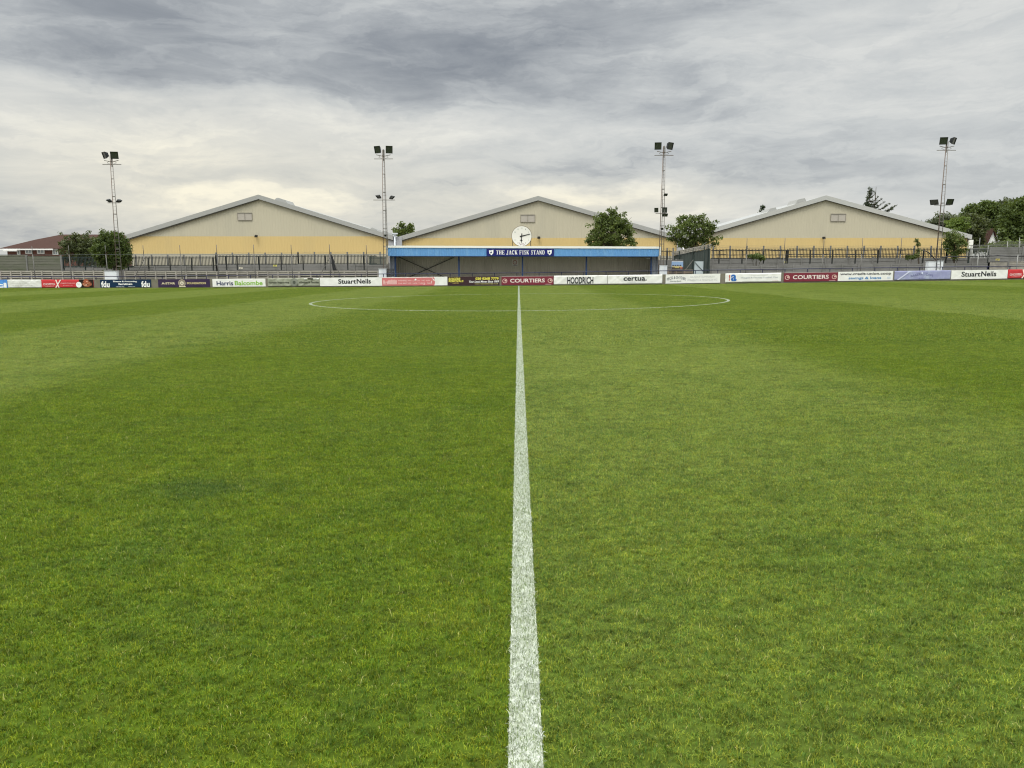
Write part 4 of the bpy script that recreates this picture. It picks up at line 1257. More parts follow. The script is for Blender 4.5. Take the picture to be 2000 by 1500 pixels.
def build_masts():
    A = R(38)
    mast(233.8, 545, 304, 'tall lattice floodlight mast rising through the bush, far left', [(-.52, -A * 1.0, .28, .62, .56, .3)][:0] + [(-.55, -R(42), .62, .56, .30), (.33, R(12), .62, .60, .22)],
         [(-.42, 392.5, -R(25), R(62), .42, .34), (.45, 393, R(55), R(68), .42, .34)], [(396.5, .55, .5)])
    mast(754.3, 540, 293, 'tall lattice floodlight mast at the left end of the stand', [(-.50, -R(25), .58, .60, .25), (.52, R(14), .58, .62, .22)],
         [(-.50, 384.5, -R(35), R(50), .45, .36), (.68, 386, R(62), R(52), .45, .36), (.02, 460, R(30), R(20), .20, .18)], [(391, .95, .95)])
    mast(1290.5, 536, 286, 'tall lattice floodlight mast at the right end of the stand', [(-.55, -R(8), .58, .60, .22), (.52, R(38), .62, .60, .26)],
         [(.22, 380.5, R(20), R(30), .34, .22), (-.55, 410.5, -R(20), R(10), .34, .38), (.17, 410.5, R(5), R(5), .42, .46), (.22, 420, R(10), R(30), .46, .28), (.0, 447, -R(30), R(20), .2, .18)], [(417, .62, .3)])
    mast(1829.5, 529, 276, 'tall lattice floodlight mast in front of the right-hand shed', [(-.35, -R(10), .62, .60, .24), (.55, R(42), .62, .56, .28)],
         [(-.75, 395.0, -R(48), R(32), .66, .48), (.60, 394.5, R(12), R(18), .66, .50)], [(401, .75, .65)])
    cabinet(203.5, 227, 529.5, 546, 'white cabinet beside the foot of the far left mast', m1='cabinet')
    cabinet(739.5, 754, 525.5, 541, 'two-tone white and grey cabinet left of the stand', doors=2)
    cabinet(1288.8, 1303, 518.6, 536, 'pale cabinet by the right corner of the stand', doors=2)
    cabinet(1811.5, 1827, 511.0, 529, 'white cabinet left of the black post under the right mast')
    cabinet(1829.5, 1841.5, 510.0, 529, 'narrower white cabinet right of the black post under the right mast', Y=68.9)
    p = MB().tube((X(1828.3, 68.4), 68.4, g(38)), (X(1828.3, 68.4), 68.4, P(1828, 504, 68.4).z), .03, .03).build('black_post', M['black_steel'])
    tag(p, 'slim black post between the two white cabinets', 'post')
    # stack of dark crates by the stand's left corner
    for i, (a, b) in enumerate(((754.6, 763.5), (766.4, 768.6))):
        for k in range(3):
            Y = 68.9; x0, x1 = X(a, Y), X(b, Y); z = P(a, 540 - 5.4 * k, Y).z
            root = thing('dark_crate', ((x0 + x1) / 2, Y, z), '%s black slatted crate, %s of its stack by the stand' % (('wide', 'narrow')[i], ('bottom', 'middle', 'top')[k]), 'crate', 'crates by the stand corner')
            m_ = MB()
            for q in range(3): m_.box(x0, x1, Y, Y + .3, z + .075 * q, z + .075 * q + .045)
            m_.build('slats', M['black'], root)
            m_ = MB(); m_.box(x0 - .01, x0 + .03, Y - .015, Y - .001, z, z + .2).box(x1 - .03, x1 + .01, Y - .015, Y - .001, z, z + .2)
            m_.build('corner_post', M['lamp_black'], root)

# ================================================================== TERRACE, FENCES
def build_terrace():
    # paved strip behind the wall and two steps of terracing
    V = []; Fc = []
    xs = [x for x in range(-80, 81, 4)]
    for y, dz in ((67.0, .012), (76.0, .05)):
        V += [(x, y, g(x) + dz) for x in xs]
    n = len(xs)
    Fc = [(i, i + 1, n + i + 1, n + i) for i in range(n - 1)]
    m_ = MB(); m_.add(V, Fc); o = m_.build('terrace', M['terrace']); tag(o, 'paved spectator strip behind the pitchside wall', kind='structure')
def zrow(py, Y): return lambda x: P(px_of(x, Y), py, Y).z
def slat_fence(a, b, t, Y, pitch_px, label, seed, mats, rows=(0, .30, .60, .92), group=None):
    """low barrier of pale concrete slats between posts"""
    rng = random.Random(seed)
    x0, x1 = X(a, Y), X(b, Y)
    root = thing('slatted_barrier', ((x0 + x1) / 2, Y, g((x0 + x1) / 2)), label, 'barrier', group)
    n = int(round((b - a) / pitch_px)); w = (x1 - x0) / n
    sl = MB(); bk = MB()
    for i in range(n):
        xa, xb = x0 + w * i + .05, x0 + w * (i + 1) - .05
        z1 = P(px_of((xa + xb) / 2, Y), t + rng.uniform(-.2, .2), Y).z; z0 = g(xa) - .1
        H = z1 - z0
        for r_ in rows:
            h = .10 if r_ else .12
            zz = z1 - r_ * .62
            sl.box(xa - .02, xb + .02, Y - .03, Y + .02, zz - h, zz - rng.uniform(0, .012))
        zz = z1 - .62 - .15
        while zz > z0: sl.box(xa, xb, Y - .03, Y + .02, zz - .10, zz); zz -= .17
    sl.build('slats', mats[0], root)
    bk.box(x0, x1, Y + .12, Y + .16, -.6, P(a, t, Y).z - .06); bk.build('backing_board', mats[1], root)
    for i in range(n + 1):
        x = x0 + w * i; z1 = P(px_of(x, Y), t + rng.uniform(-.3, .5), Y).z
        MB().box(x - .055, x + .055, Y - .07, Y + .05, g(x) - .2, z1 + .01).build('post', mats[0], root)
def panel_wall(a, b, t0, t1, Y, label, mt, bay=2.6, course=.3, name='panel_fence', seed=1, zbase=None):
    """concrete post and panel wall: grooved courses between posts; t0, t1 rows of the top at both ends"""
    rng = random.Random(seed)
    x0, x1 = X(a, Y), X(b, Y)
    root = thing(name, ((x0 + x1) / 2, Y, g((x0 + x1) / 2)), label, 'fence')
    zt0, zt1 = P(a, t0, Y).z, P(b, t1, Y).z
    n = max(1, int(round((x1 - x0) / bay))); w = (x1 - x0) / n
    pm = MB()
    for i in range(n):
        xa, xb = x0 + w * i, x0 + w * (i + 1)
        k = (i + .5) / n; z1 = zt0 + (zt1 - zt0) * k + rng.uniform(-.02, .02); z = (g(xa) - .3) if zbase is None else zbase
        while z < z1 - .02:
            zz = min(z + course, z1)
            yy = Y + rng.uniform(-.012, .012)
            pm.box(xa + .03, xb - .03, yy, yy + .05, z, zz - .035)
            z += course
        pm.box(xa + .03, xb - .03, Y + .025, Y + .045, (g(xa) - .3) if zbase is None else zbase, z1 - .03)
    pm.build('panel', mt, root)
    for i in range(n + 1):
        x = x0 + w * i; z1 = zt0 + (zt1 - zt0) * i / n
        MB().box(x - .06, x + .06, Y - .06, Y + .09, g(x) - .3, z1 + .03).build('post', M['concrete'], root)
    return root
def palisade(a, b, top, r1, r2, foot, Y, label, step=.135, posts=(), m='black_steel', mid=None, group='palisade fence runs behind the terrace', bot=None):
    x0, x1 = X(a, Y), X(b, Y)
    root = thing('palisade_fence', ((x0 + x1) / 2, Y, g((x0 + x1) / 2)), label, 'fence', group)
    pl = MB(); x = x0 + step / 2
    zt, zr1, zr2 = P(a, top, Y).z, P(a, r1, Y).z, P(a, r2, Y).z
    zb = P(a, bot or (r2 + 1.8), Y).z
    while x < x1:
        pl.add([(x - .024, Y - .01, zb), (x + .024, Y - .01, zb), (x + .024, Y - .01, zt - .06), (x, Y - .01, zt), (x - .024, Y - .01, zt - .06),
                (x - .024, Y + .006, zb), (x + .024, Y + .006, zb), (x + .024, Y + .006, zt - .06), (x, Y + .006, zt), (x - .024, Y + .006, zt - .06)],
               [(0, 1, 2, 3, 4), (9, 8, 7, 6, 5), (0, 5, 6, 1), (1, 6, 7, 2), (2, 7, 8, 3), (3, 8, 9, 4), (4, 9, 5, 0)])
        x += step
    pl.build('pales', M[m], root)
    for z in [zr1, zr2] + ([P(a, mid, Y).z] if mid else []):
        MB().box(x0, x1, Y + .007, Y + .06, z - .03, z + .03).build('rail', M[m], root)
    for q in posts:
        x = X(q, Y)
        MB().box(x - .05, x + .05, Y + .061, Y + .15, P(q, foot, Y).z, zr1 + .05).build('post', M[m], root)
def barb(a, b, t, Y, gap_px, label, h_px=24, m='concrete', wires=2, group='barbed wire fences against the sheds'):
    x0, x1 = X(a, Y), X(b, Y)
    root = thing('barbed_wire_fence', ((x0 + x1) / 2, Y, g(0)), label, 'fence', group)
    q = a
    while q <= b:
        x = X(q, Y); MB().box(x - .06, x + .06, Y, Y + .1, g(x), P(q, t, Y).z).build('post', M[m], root); q += gap_px
    w = MB()
    for k in range(wires):
        z = P(a, t + .8 + 3.2 * k, Y).z; K = 24
        pts = [Vector((x0 + (x1 - x0) * i / K, Y - .02, z + .015 * math.sin(i * 2.1))) for i in range(K + 1)]
        w.path(pts, .009, 4)
    w.build('wire', M['galv_pole'], root)
def net_pole(q, t, f, label, lean=0.0, Y=69.4, m='galv_pole'):
    x = X(q, Y); zt = P(q, t, Y).z; zb = g(x)
    zm = P(q, 497, Y).z
    root = thing('netting_pole', (x, Y, zb), label, 'pole', 'slim netting poles along the terrace')
    MB().tube((x + lean, Y, zb), (x, Y, zm), .045, .042).build('lower_tube', M[m], root, True)
    MB().tube((x, Y, zm), (x - lean * .2, Y, zt), .028, .026).build('upper_tube', M[m], root, True)
ORD = ['first', 'second', 'third', 'fourth', 'fifth', 'sixth', 'seventh', 'eighth', 'ninth', 'tenth', 'eleventh', 'twelfth']
def build_fences():
    pc = (M['pale_conc'], M['board_conc'])
    slat_fence(-60, 203, 529.0, 70.2, 20.2, 'low pale slatted barrier in front of the greenish board fence, far left', 1, pc)
    slat_fence(244, 583, 529.3, 70.2, 20.4, 'long low pale slatted barrier below the left shed', 2, pc)
    slat_fence(585, 738, 528.6, 70.2, 20.6, 'low pale slatted barrier between the netting bundle and the stand', 3, pc)
    slat_fence(1305, 1353, 526.5, 70.4, 16.0, 'short low slatted barrier below the blue poster', 4, (M['bench_wood'], M['board_conc']))
    panel_wall(-80, 121, 497.0, 499.5, 72.0, 'greenish grey board fence at the far left end of the terrace', M['board_conc'], 3.2, .24, seed=4)
    # grey retaining wall below the palisades
    panel_wall(121, 424, 519.0, 518.2, 74.6, 'low grey panel wall under the leftmost palisade run', M['concrete'], 3.2, .3, seed=5)
    panel_wall(424, 760, 515.8, 514.5, 74.6, 'low grey panel wall between the wide bush end and the stand', M['concrete'], 3.2, .3, seed=6)
    panel_wall(1284, 1392, 507.5, 504.5, 74.4, 'grey panel wall between the stand and the gate', M['concrete'], 1.6, .3, seed=7)
    panel_wall(1380, 1935, 503.6, 502.2, 74.4, 'long grey panel wall under the tall right-hand palisade', M['concrete'], 2.3, .3, seed=8)
    panel_wall(1392, 1930, 519.5, 513.0, 70.4, 'lower grey block terrace step in front of the right-hand panel wall', M['concrete'], 1.45, .28, name='terrace_barrier', seed=9)
    panel_wall(1931, 2120, 482.5, 480.5, 72.2, 'tall ribbed grey board fence at the right edge', M['concrete'], 3.2, .24, seed=10)
    panel_wall(1930, 2120, 512.0, 505.0, 70.4, 'ribbed grey terrace step at the right edge', M['pale_conc'], 1.9, .2, name='terrace_barrier', seed=11)
    palisade(122, 262, 500.5, 503.0, 520.5, 528.0, 73.2, 'dark green palisade fence behind the bushes, left', posts=(124, 166, 208, 250), m='green_steel', step=.13)
    palisade(262, 422, 500.3, 503.8, 518.0, 528.5, 73.2, 'lowest black palisade run, right of the bushes', posts=(290, 332, 374, 416))
    palisade(423, 582, 497.8, 501.0, 515.6, 527.5, 73.2, 'middle black palisade run below the left shed', posts=(442, 463, 506, 549))
    palisade(583, 736, 497.0, 500.2, 514.2, 527.5, 73.2, 'black palisade run behind the bundled netting', posts=(592, 635, 679, 711))
    palisade(721, 754, 500.0, 504.0, 516.0, 527.0, 72.6, 'dense dark palisade panel at the left end of the stand', step=.07, m='green_steel', bot=517)
    palisade(1291, 1312, 488.0, 491.5, 505.5, 520.0, 73.2, 'short black palisade run between the stand and the draped fence', posts=(1302,))
    palisade(1388, 1538, 485.2, 489.8, 504.5, 515.0, 73.2, 'black palisade run right of the draped fence', posts=(1404, 1449, 1491, 1535), mid=498)
    palisade(1538, 1714, 484.2, 488.5, 501.5, 515.0, 73.2, 'black palisade run below the yellow band of the right shed', posts=(1538, 1582, 1625, 1670), mid=496.5)
    palisade(1714, 1850, 484.0, 488.0, 501.5, 514.5, 73.2, 'black palisade run behind the right mast', posts=(1714, 1757, 1802, 1847), mid=496)
    palisade(1850, 1930, 485.0, 487.5, 501.0, 514.0, 73.4, 'green tinted palisade run beyond the shrub, right', posts=(1891, 1928), m='green_steel', step=.13)
    barb(266, 424, 497.0, 75.2, 31.4, 'thin barbed wire fence over the lowest palisade run'); barb(423, 583, 493.2, 75.2, 32.0, 'thin barbed wire fence over the middle palisade run')
    barb(583, 746, 491.8, 75.2, 32.0, 'thin barbed wire fence beside the left end of the stand')
    barb(1290, 1316, 484.0, 75.2, 12.0, 'short barbed wire fence right of the stand'); barb(1392, 1850, 479.8, 75.2, 32.6, 'long barbed wire fence in front of the right shed')
    for i, (q, t, ln) in enumerate(((66.5, 480, .05), (137.5, 479.5, .05), (209, 479.5, .06), (282.5, 479, .02), (354, 478.5, .05), (425.5, 478, .05), (497.5, 477.8, .04), (570.5, 478, .04), (645, 477.5, 0), (716.5, 478.5, .03))):
        net_pole(q, t, 545, 'slim grey netting pole, %s from the left end of the terrace' % ORD[i], ln)
    for i, (q, t, ln) in enumerate(((1456.5, 465.5, .0), (1530, 465, -.07), (1606, 466, -.04), (1681, 465, -.04), (1756.5, 464.5, -.08), (1908.5, 464.5, -.04), (1985.5, 464, -.04))):
        net_pole(q, t, 540, 'slim grey netting pole, %s to the right of the stand' % ORD[i], ln, m='galv_light' if q > 1850 else 'galv_pole')
    # top lines of the netting
    for a, b, t, lab in ((0, 648, 497.4, 'taut top line of the ball netting, left of the bundled net'), (648, 754, 497.2, 'taut top line of the ball netting, between bundle and stand'), (1456, 1850, 485.8, 'taut top line of the ball netting, in front of the right shed')):
        x0, x1 = X(a, 69.4), X(b, 69.4); z = P(a, t, 69.4).z
        K = 30
        o = MB().path([Vector((x0 + (x1 - x0) * i / K, 69.4, z - .02 * math.sin(math.pi * ((i * 3) % K) / K))) for i in range(K + 1)], .016, 5).build('netting_line', M['green_steel'])
        tag(o, lab, 'line', 'netting lines')
    Y = 69.2
    # bundled black net on an A frame
    r = thing('bundled_net', (X(651, Y), Y, g(-16)), 'black ball netting bundled and hung beside a braced pole', 'net')
    mb = MB()
    rows = [(498, 647.2, 649.0), (503, 647.5, 651.0), (509, 648.2, 653.2), (515, 648.6, 654.2), (521, 649.3, 655.6), (528.5, 650.3, 657.8)]
    V = []; K = 10
    for py, a, b in rows:
        c_, w_ = (X(a, Y) + X(b, Y)) / 2, (X(b, Y) - X(a, Y)) / 2
        for i in range(K):
            t = 2 * math.pi * i / K; q = 1 + .18 * math.sin(5 * t + py)
            V.append((c_ + w_ * q * math.cos(t), Y + .12 * q * math.sin(t), P(a, py, Y).z))
    Fc = [(j * K + i, j * K + (i + 1) % K, (j + 1) * K + (i + 1) % K, (j + 1) * K + i) for j in range(len(rows) - 1) for i in range(K)] + [tuple(range(K)), tuple(range((len(rows) - 1) * K, len(rows) * K))[::-1]]
    mb.add(V, Fc); mb.build('net', M['rubber'], r)
    for a, b, c_, d_, nm in ((644, 503, 621.5, 544, 'brace'), (648, 503, 668, 545, 'brace'), (631, 525.5, 659, 525.5, 'cross_bar')):
        MB().bar(P(a, b, Y), P(c_, d_, Y), .05).build(nm, M['galv_pole'], r)
    r = thing('pole_brace', (X(272, Y), Y, g(-33)), 'slanting steel brace beside the bushes, left', 'brace')
    for a, b, c_, d_, nm in ((283, 503, 262.5, 543, 'strut'), (270, 526, 298, 526, 'cross_bar')):
        MB().bar(P(a, b, Y), P(c_, d_, Y), .05).build(nm, M['galv_pole'], r)
    # ---- draped fence running back from the pitch between stand and gate
    pa, pb = P(1312, 540, 76.0), P(1386, 540, 70.9)
    za0, za1 = P(1312, 491.5, 76.0).z, P(1386, 476.0, 70.9).z
    r = thing('draped_fence', ((pa.x + pb.x) / 2, 73.4, g(17)), 'dark green mesh-draped fence topped with loose grey blocks, running back from the gate', 'fence')
    d_ = Vector((pb.x - pa.x, pb.y - pa.y, 0)); nrm = Vector((-d_.y, d_.x, 0)).normalized()
    n = 26; pl = MB(); cap = MB(); rng = random.Random(9)
    for i in range(n):
        t0, t1 = i / n, (i + .8) / n
        a = Vector((pa.x, pa.y, 0)) + d_ * t0; b = Vector((pa.x, pa.y, 0)) + d_ * t1
        zt = za0 + (za1 - za0) * (t0 + t1) / 2
        V = []
        for p in (a, b):
            for o_ in (-.03, .03):
                for z in (.2, zt - .42): V.append((p.x + nrm.x * o_, p.y + nrm.y * o_, z))
        pl.add(V, [(0, 4, 5, 1), (2, 3, 7, 6), (1, 5, 7, 3), (0, 1, 3, 2), (4, 6, 7, 5)])
        for k in range(3):
            zz = zt - .40 + .135 * k
            c_ = (a + b) / 2 + d_ * rng.uniform(-.006, .006)
            cap.obox((c_.x, c_.y, zz + .06), d_ * (.37 / n), nrm * .10, (0, 0, rng.uniform(.045, .062)))
    pl.build('mesh_panels', M['mesh_grey'], r); cap.build('capping_blocks', M['pale_conc'], r)
    for t in (.22, .58, .96):
        a = Vector((pa.x, pa.y, 0)) + d_ * t - nrm * .1
        MB().tube((a.x, a.y, .2), (a.x, a.y, za0 + (za1 - za0) * t - .1), .05, .05).build('post', M['green_steel'], r)
    MB().bar(P(1338, 528, 71.6), P(1356, 505, 71.6), .045).build('prop', M['galv'], r)
    MB().bar(P(1370, 480.5, 71.0), P(1380, 473, 71.0), .035).build('prop', M['galv_light'], r)
    g_ = thing('access_gate', (X(1364, 69.6), 69.6, g(17)), 'pale grey sheet gate with a diagonal bar, right of the blue poster', 'gate')
    x0, x1 = X(1355.5, 69.6), X(1373.5, 69.6); zt = P(1364, 510.5, 69.6).z
    MB().box(x0, x1, 69.6, 69.63, g(17) + .05, zt).build('sheet', M['gate_grey'], g_)
    MB().bar((x0 + .05, 69.57, zt - .08), (x1 - .02, 69.57, zt - .85), .045, .03).build('diagonal_bar', M['green_steel'], g_)
    for x in (x0 - .04, x1 + .05): MB().box(x - .04, x + .04, 69.55, 69.66, g(17), zt + (1.3 if x > x1 else .6)).build('gate_post', M['green_steel'], g_)
    pz = thing('club_poster', (X(1322.5, 70.2), 70.2, P(1322, 525, 70.2).z), 'pale blue poster with small pictures on the mesh-draped fence', 'poster')
    Yp = 70.2
    MB().box(X(1311.5, Yp), X(1334, Yp), Yp, Yp + .02, P(1322, 525, Yp).z, P(1322, 510.3, Yp).z).build('sheet', pmat((.22, .32, .48)), pz)
    MB().box(X(1311.7, Yp), X(1333.8, Yp), Yp - .006, Yp - .001, P(1322, 511.6, Yp).z, P(1322, 510.4, Yp).z).build('print_band', pmat((.50, .55, .60)), pz)
    for q0, q1, t0, t1, c_ in ((1311.7, 1333.8, 521.5, 525, (.05, .035, .03)), (1312.5, 1332, 519.4, 522, (.42, .36, .20)), (1318, 1326, 521.8, 523.4, (.40, .34, .10)), (1328, 1333, 522, 524.6, (.35, .1, .06)), (1313, 1316, 517.4, 519.4, (.03, .03, .04)), (1317.5, 1320.4, 517.4, 519.4, (.03, .03, .04)), (1322, 1325, 517.2, 519.2, (.03, .03, .04)), (1327, 1330, 517.2, 519.2, (.03, .03, .04))):
        yy = Yp - .008 - .004 * (q0 > 1311.8) - .004 * (q0 > 1317.9) - .002 * (q0 == 1328)
        MB().box(X(q0, Yp), X(q1, Yp), yy, yy + .002, P(1322, t1, Yp).z, P(1322, t0, Yp).z).build('picture', pmat(c_), pz)
    for x in (X(1311.7, Yp) + .02, X(1333.8, Yp) - .02): MB().box(x - .02, x + .02, Yp + .021, Yp + .06, g(15), P(1322, 511, Yp).z).build('leg', M['galv_pole'], pz)
    V, Fc = fit(text_geo('WELCOME', .02), X(1314, Yp), X(1331, Yp), P(1322, 516.6, Yp).z, P(1322, 513, Yp).z)
    # black service pipe along the right terrace
    o = MB().path([P(a, b, 70.0) for a, b in ((1802, 489), (1810, 491), (1817, 496), (1824, 504), (1828, 508), (1833, 506), (1840, 502.5), (1852, 501), (1880, 500.8), (1905, 500.5), (1935, 500), (1950, 499.2), (1975, 500.6), (2000, 500.4), (2060, 500))], .045, 8).build('service_pipe', M['black'], None, True)
    tag(o, 'black pipe slung along the terrace behind the right-hand cabinets', 'pipe')
    # thin wavy cables in front of the right palisade
    for y0, lab, ph in ((488.4, 'upper black cable looped along the right-hand palisade', 0), (497.6, 'lower black cable looped along the right-hand palisade', 2)):
        pts = [P(1388 + 412 * i / 60, y0 + 1.0 * math.sin(i * .9 + ph) * math.sin(i * .31), 72.9) for i in range(61)]
        o = MB().path(pts, .022, 5).build('looped_cable', M['black'], None, True); tag(o, lab, 'cable', 'looped cables')
    # yellow notices
    for i, (q, py, Y, c_, lab) in enumerate(((470.5, 523.5, 74.4, (.66, .62, .50), 'small cream notice on the low grey wall, left shed side'), (537.5, 518.8, 74.4, (.62, .58, .14), 'small yellow notice on the low grey wall'), (1532.5, 512, 74.2, (.62, .58, .30), 'small yellow notice on the right-hand grey wall'), (1946.5, 507, 70.2, (.62, .52, .14), 'yellow warning notice on the terrace step, right'))):
        x, z = X(q, Y), P(q, py, Y).z
        r = thing('notice', (x, Y, z - .08), lab, 'sign', 'small notices')
        MB().box(x - .17, x + .17, Y - .02, Y, z - .08, z + .08).build('board', pmat(c_), r)
        m_ = MB()
        for k in range(3): m_.box(x - .12, x + .12 - .03 * k, Y - .026, Y - .021, z + .04 - .045 * k - .008, z + .04 - .045 * k + .008)
        m_.build('printed_lines', pmat((.12, .11, .08)), r)
    # mesh fence over the right board fence
    Y = 72.6
    r = thing('mesh_fence', (X(1965, Y), Y, g(46)), 'galvanised mesh fence above the boards at the right edge', 'fence')
    for q in (1893, 1926, 1963, 1987, 2012): x = X(q, Y); MB().tube((x, Y, g(x)), (x, Y, P(q, 471 if q > 1930 else 479, Y).z), .035, .035).build('post', M['galv_light'], r, True)
    for py in (479, 485.5): MB().bar(P(1891, py, Y), P(2040, py - 1.0, Y), .05).build('rail', M['galv_light'], r)
    m_ = MB(); x0, x1 = X(1891, Y), X(2040, Y); z0, z1 = P(1891, 500, Y).z, P(1891, 471, Y).z
    x = x0
    while x < x1: m_.box(x - .006, x + .006, Y - .006, Y + .006, z0, z1 if x > X(1928, Y) else P(1891, 479, Y).z); x += .10
    z = z0
    while z < z1: m_.box(x0 if z < P(1891, 479, Y).z else X(1928, Y), x1, Y - .018, Y - .010, z - .006, z + .006); z += .12
    m_.build('mesh', M['galv_light'], r)

# ================================================================== WAREHOUSES
def warehouse(lx, ly, ax, ay, rx, ry, band_y, band_bottom, label, Y, vent, lamp, trim='roof_trim', hl=False):
    """gable end towards the pitch. lx,ly / ax,ay / rx,ry: photo positions of left eave, apex, right eave (top of verge)"""
    L, A_, R_ = P(lx, ly, Y), P(ax, ay, Y), P(rx, ry, Y)
    zg = -1.0
    root = thing('warehouse', ((L.x + R_.x) / 2, Y, 0), label, 'warehouse', 'gabled warehouses behind the ground')
    vt = .50        # verge depth
    ins = .35
    def ztop(x):
        if x < A_.x: return L.z + (A_.z - L.z) * (x - L.x) / (A_.x - L.x)
        return A_.z + (R_.z - A_.z) * (x - A_.x) / (R_.x - A_.x)
    zband = P(ax, band_y, Y).z; zbb = P(ax, band_bottom, Y).z
    xa, xb = L.x + ins, R_.x - ins
    def clad(name, f0, f1, m_, dy, x0=None, x1=None):
        V, Fc = rib_sheet(x0 if x0 is not None else xa, x1 if x1 is not None else xb, f0, f1, Y + dy, .32, .014)
        mb = MB(); mb.add(V, Fc); return mb.build(name, m_, root)
    up = lambda x: max(zband + .01, ztop(x) - vt * .6)
    clad('upper_cladding', lambda x: zband + .004, up, M['beige'], 0)
    clad('ochre_band', lambda x: zbb, lambda x: min(zband, ztop(x) - vt * .6), M['yellow'], 0)
    clad('base_cladding', lambda x: zg, lambda x: zbb - .004, M['pale_clad'], .0)
    D = 18.0
    body = MB()
    body.add([(xa, Y + .02, zg), (xb, Y + .02, zg), (xb, Y + D, zg), (xa, Y + D, zg), (xa, Y + .02, ztop(xa) - .4), (xb, Y + .02, ztop(xb) - .4), (xb, Y + D, ztop(xb) - .4), (xa, Y + D, ztop(xa) - .4)],
             [(1, 2, 6, 5), (2, 3, 7, 6), (3, 0, 4, 7)])
    body.build('side_walls', M['silver'], root)
    rf = MB()
    def slope(p, q, m__):
        rf.add([(p[0], Y - .25, p[1] - .03), (q[0], Y - .25, q[1] - .03), (q[0], Y + D, q[1] - .03), (p[0], Y + D, p[1] - .03),
                (p[0], Y - .25, p[1] - .2), (q[0], Y - .25, q[1] - .2), (q[0], Y + D, q[1] - .2), (p[0], Y + D, p[1] - .2)],
               [(0, 1, 2, 3), (7, 6, 5, 4), (0, 3, 7, 4), (1, 5, 6, 2), (2, 6, 7, 3)])
    slope((L.x, L.z), (A_.x, A_.z), 0); slope((A_.x, A_.z), (R_.x, R_.z), 0)
    rfo = rf.build('roof', M['roof_sheet'], root)
    vb = MB()
    for p, q in ((L, A_), (A_, R_)):
        vb.add([(p.x, Y - .30, p.z - vt), (q.x, Y - .30, q.z - vt), (q.x, Y - .30, q.z), (p.x, Y - .30, p.z),
                (p.x, Y - .252, p.z - vt), (q.x, Y - .252, q.z - vt), (q.x, Y - .252, q.z), (p.x, Y - .252, p.z)],
               [(0, 1, 2, 3), (7, 6, 5, 4), (3, 2, 6, 7), (0, 4, 5, 1), (0, 3, 7, 4), (1, 5, 6, 2)])
    vb.build('verge_trim', M[trim], root)
    sb = MB()
    for p, q in ((L, A_), (A_, R_)):
        sb.add([(p.x + .2, Y - .25, p.z - vt - .085), (q.x, Y - .25, q.z - vt - .085), (q.x, Y - .25, q.z - vt - .002), (p.x + .2, Y - .25, p.z - vt - .002),
                (p.x + .2, Y - .04, p.z - vt - .085), (q.x, Y - .04, q.z - vt - .085), (q.x, Y - .04, q.z - vt - .002), (p.x + .2, Y - .04, p.z - vt - .002)],
               [(0, 1, 2, 3), (7, 6, 5, 4), (3, 2, 6, 7), (0, 4, 5, 1)])
    sb.build('shade_strip', M['shadow_line'], root)
    if hl:
        rc = MB(); rc.tube((A_.x, Y - .3, A_.z + .0), (A_.x, Y + D, A_.z + .0), .12, .12, 8); rc.build('ridge_cap', M[trim], root)
    # vent
    v0, v1, t, b = vent
    fx0, fx1, fz0, fz1 = X(v0, Y), X(v1, Y), P(v0, b, Y).z, P(v0, t, Y).z
    fr = MB(); w = .07; yy = Y - .10
    fr.box(fx0, fx1, yy, Y - .04, fz1 - w, fz1).box(fx0, fx1, yy + .01, Y - .04, fz0, fz0 + w * .6).box(fx0, fx0 + w * .6, yy + .01, Y - .04, fz0 + w * .6, fz1 - w).box(fx1 - w * .6, fx1, yy + .01, Y - .04, fz0 + w * .6, fz1 - w)
    mx = (fx0 + fx1) / 2; fr.box(mx - w * .5, mx + w * .5, yy + .01, Y - .04, fz0 + w * .6, fz1 - w)
    vf = fr.build('vent_frame', M['frame_grey'], root)
    MB().box(fx0 + w * .6, mx - w * .5, Y - .06, Y - .045, fz0 + w * .6, fz1 - w).build('vent_panel', M['vent_panel'], vf)
    MB().box(mx + w * .5, fx1 - w * .6, Y - .06, Y - .045, fz0 + w * .6, fz1 - w).build('vent_panel', M['vent_panel'], vf)
    if lamp:
        lx_, ly_, dr = lamp
        a, b2 = MB(), MB(); flood(a, b2, (X(lx_, Y) + .1 * dr, Y - .35, P(lx_, ly_, Y).z), dr * R(40), R(30), .34, .26, .2)
        a.bar((X(lx_, Y), Y - .04, P(lx_, ly_, Y).z), (X(lx_, Y), Y - .3, P(lx_, ly_, Y).z), .05)
        o = a.build('security_light', M['lamp_black'], root); b2.build('glass', M['lamp_glass'], o)
    return root, ztop, Y
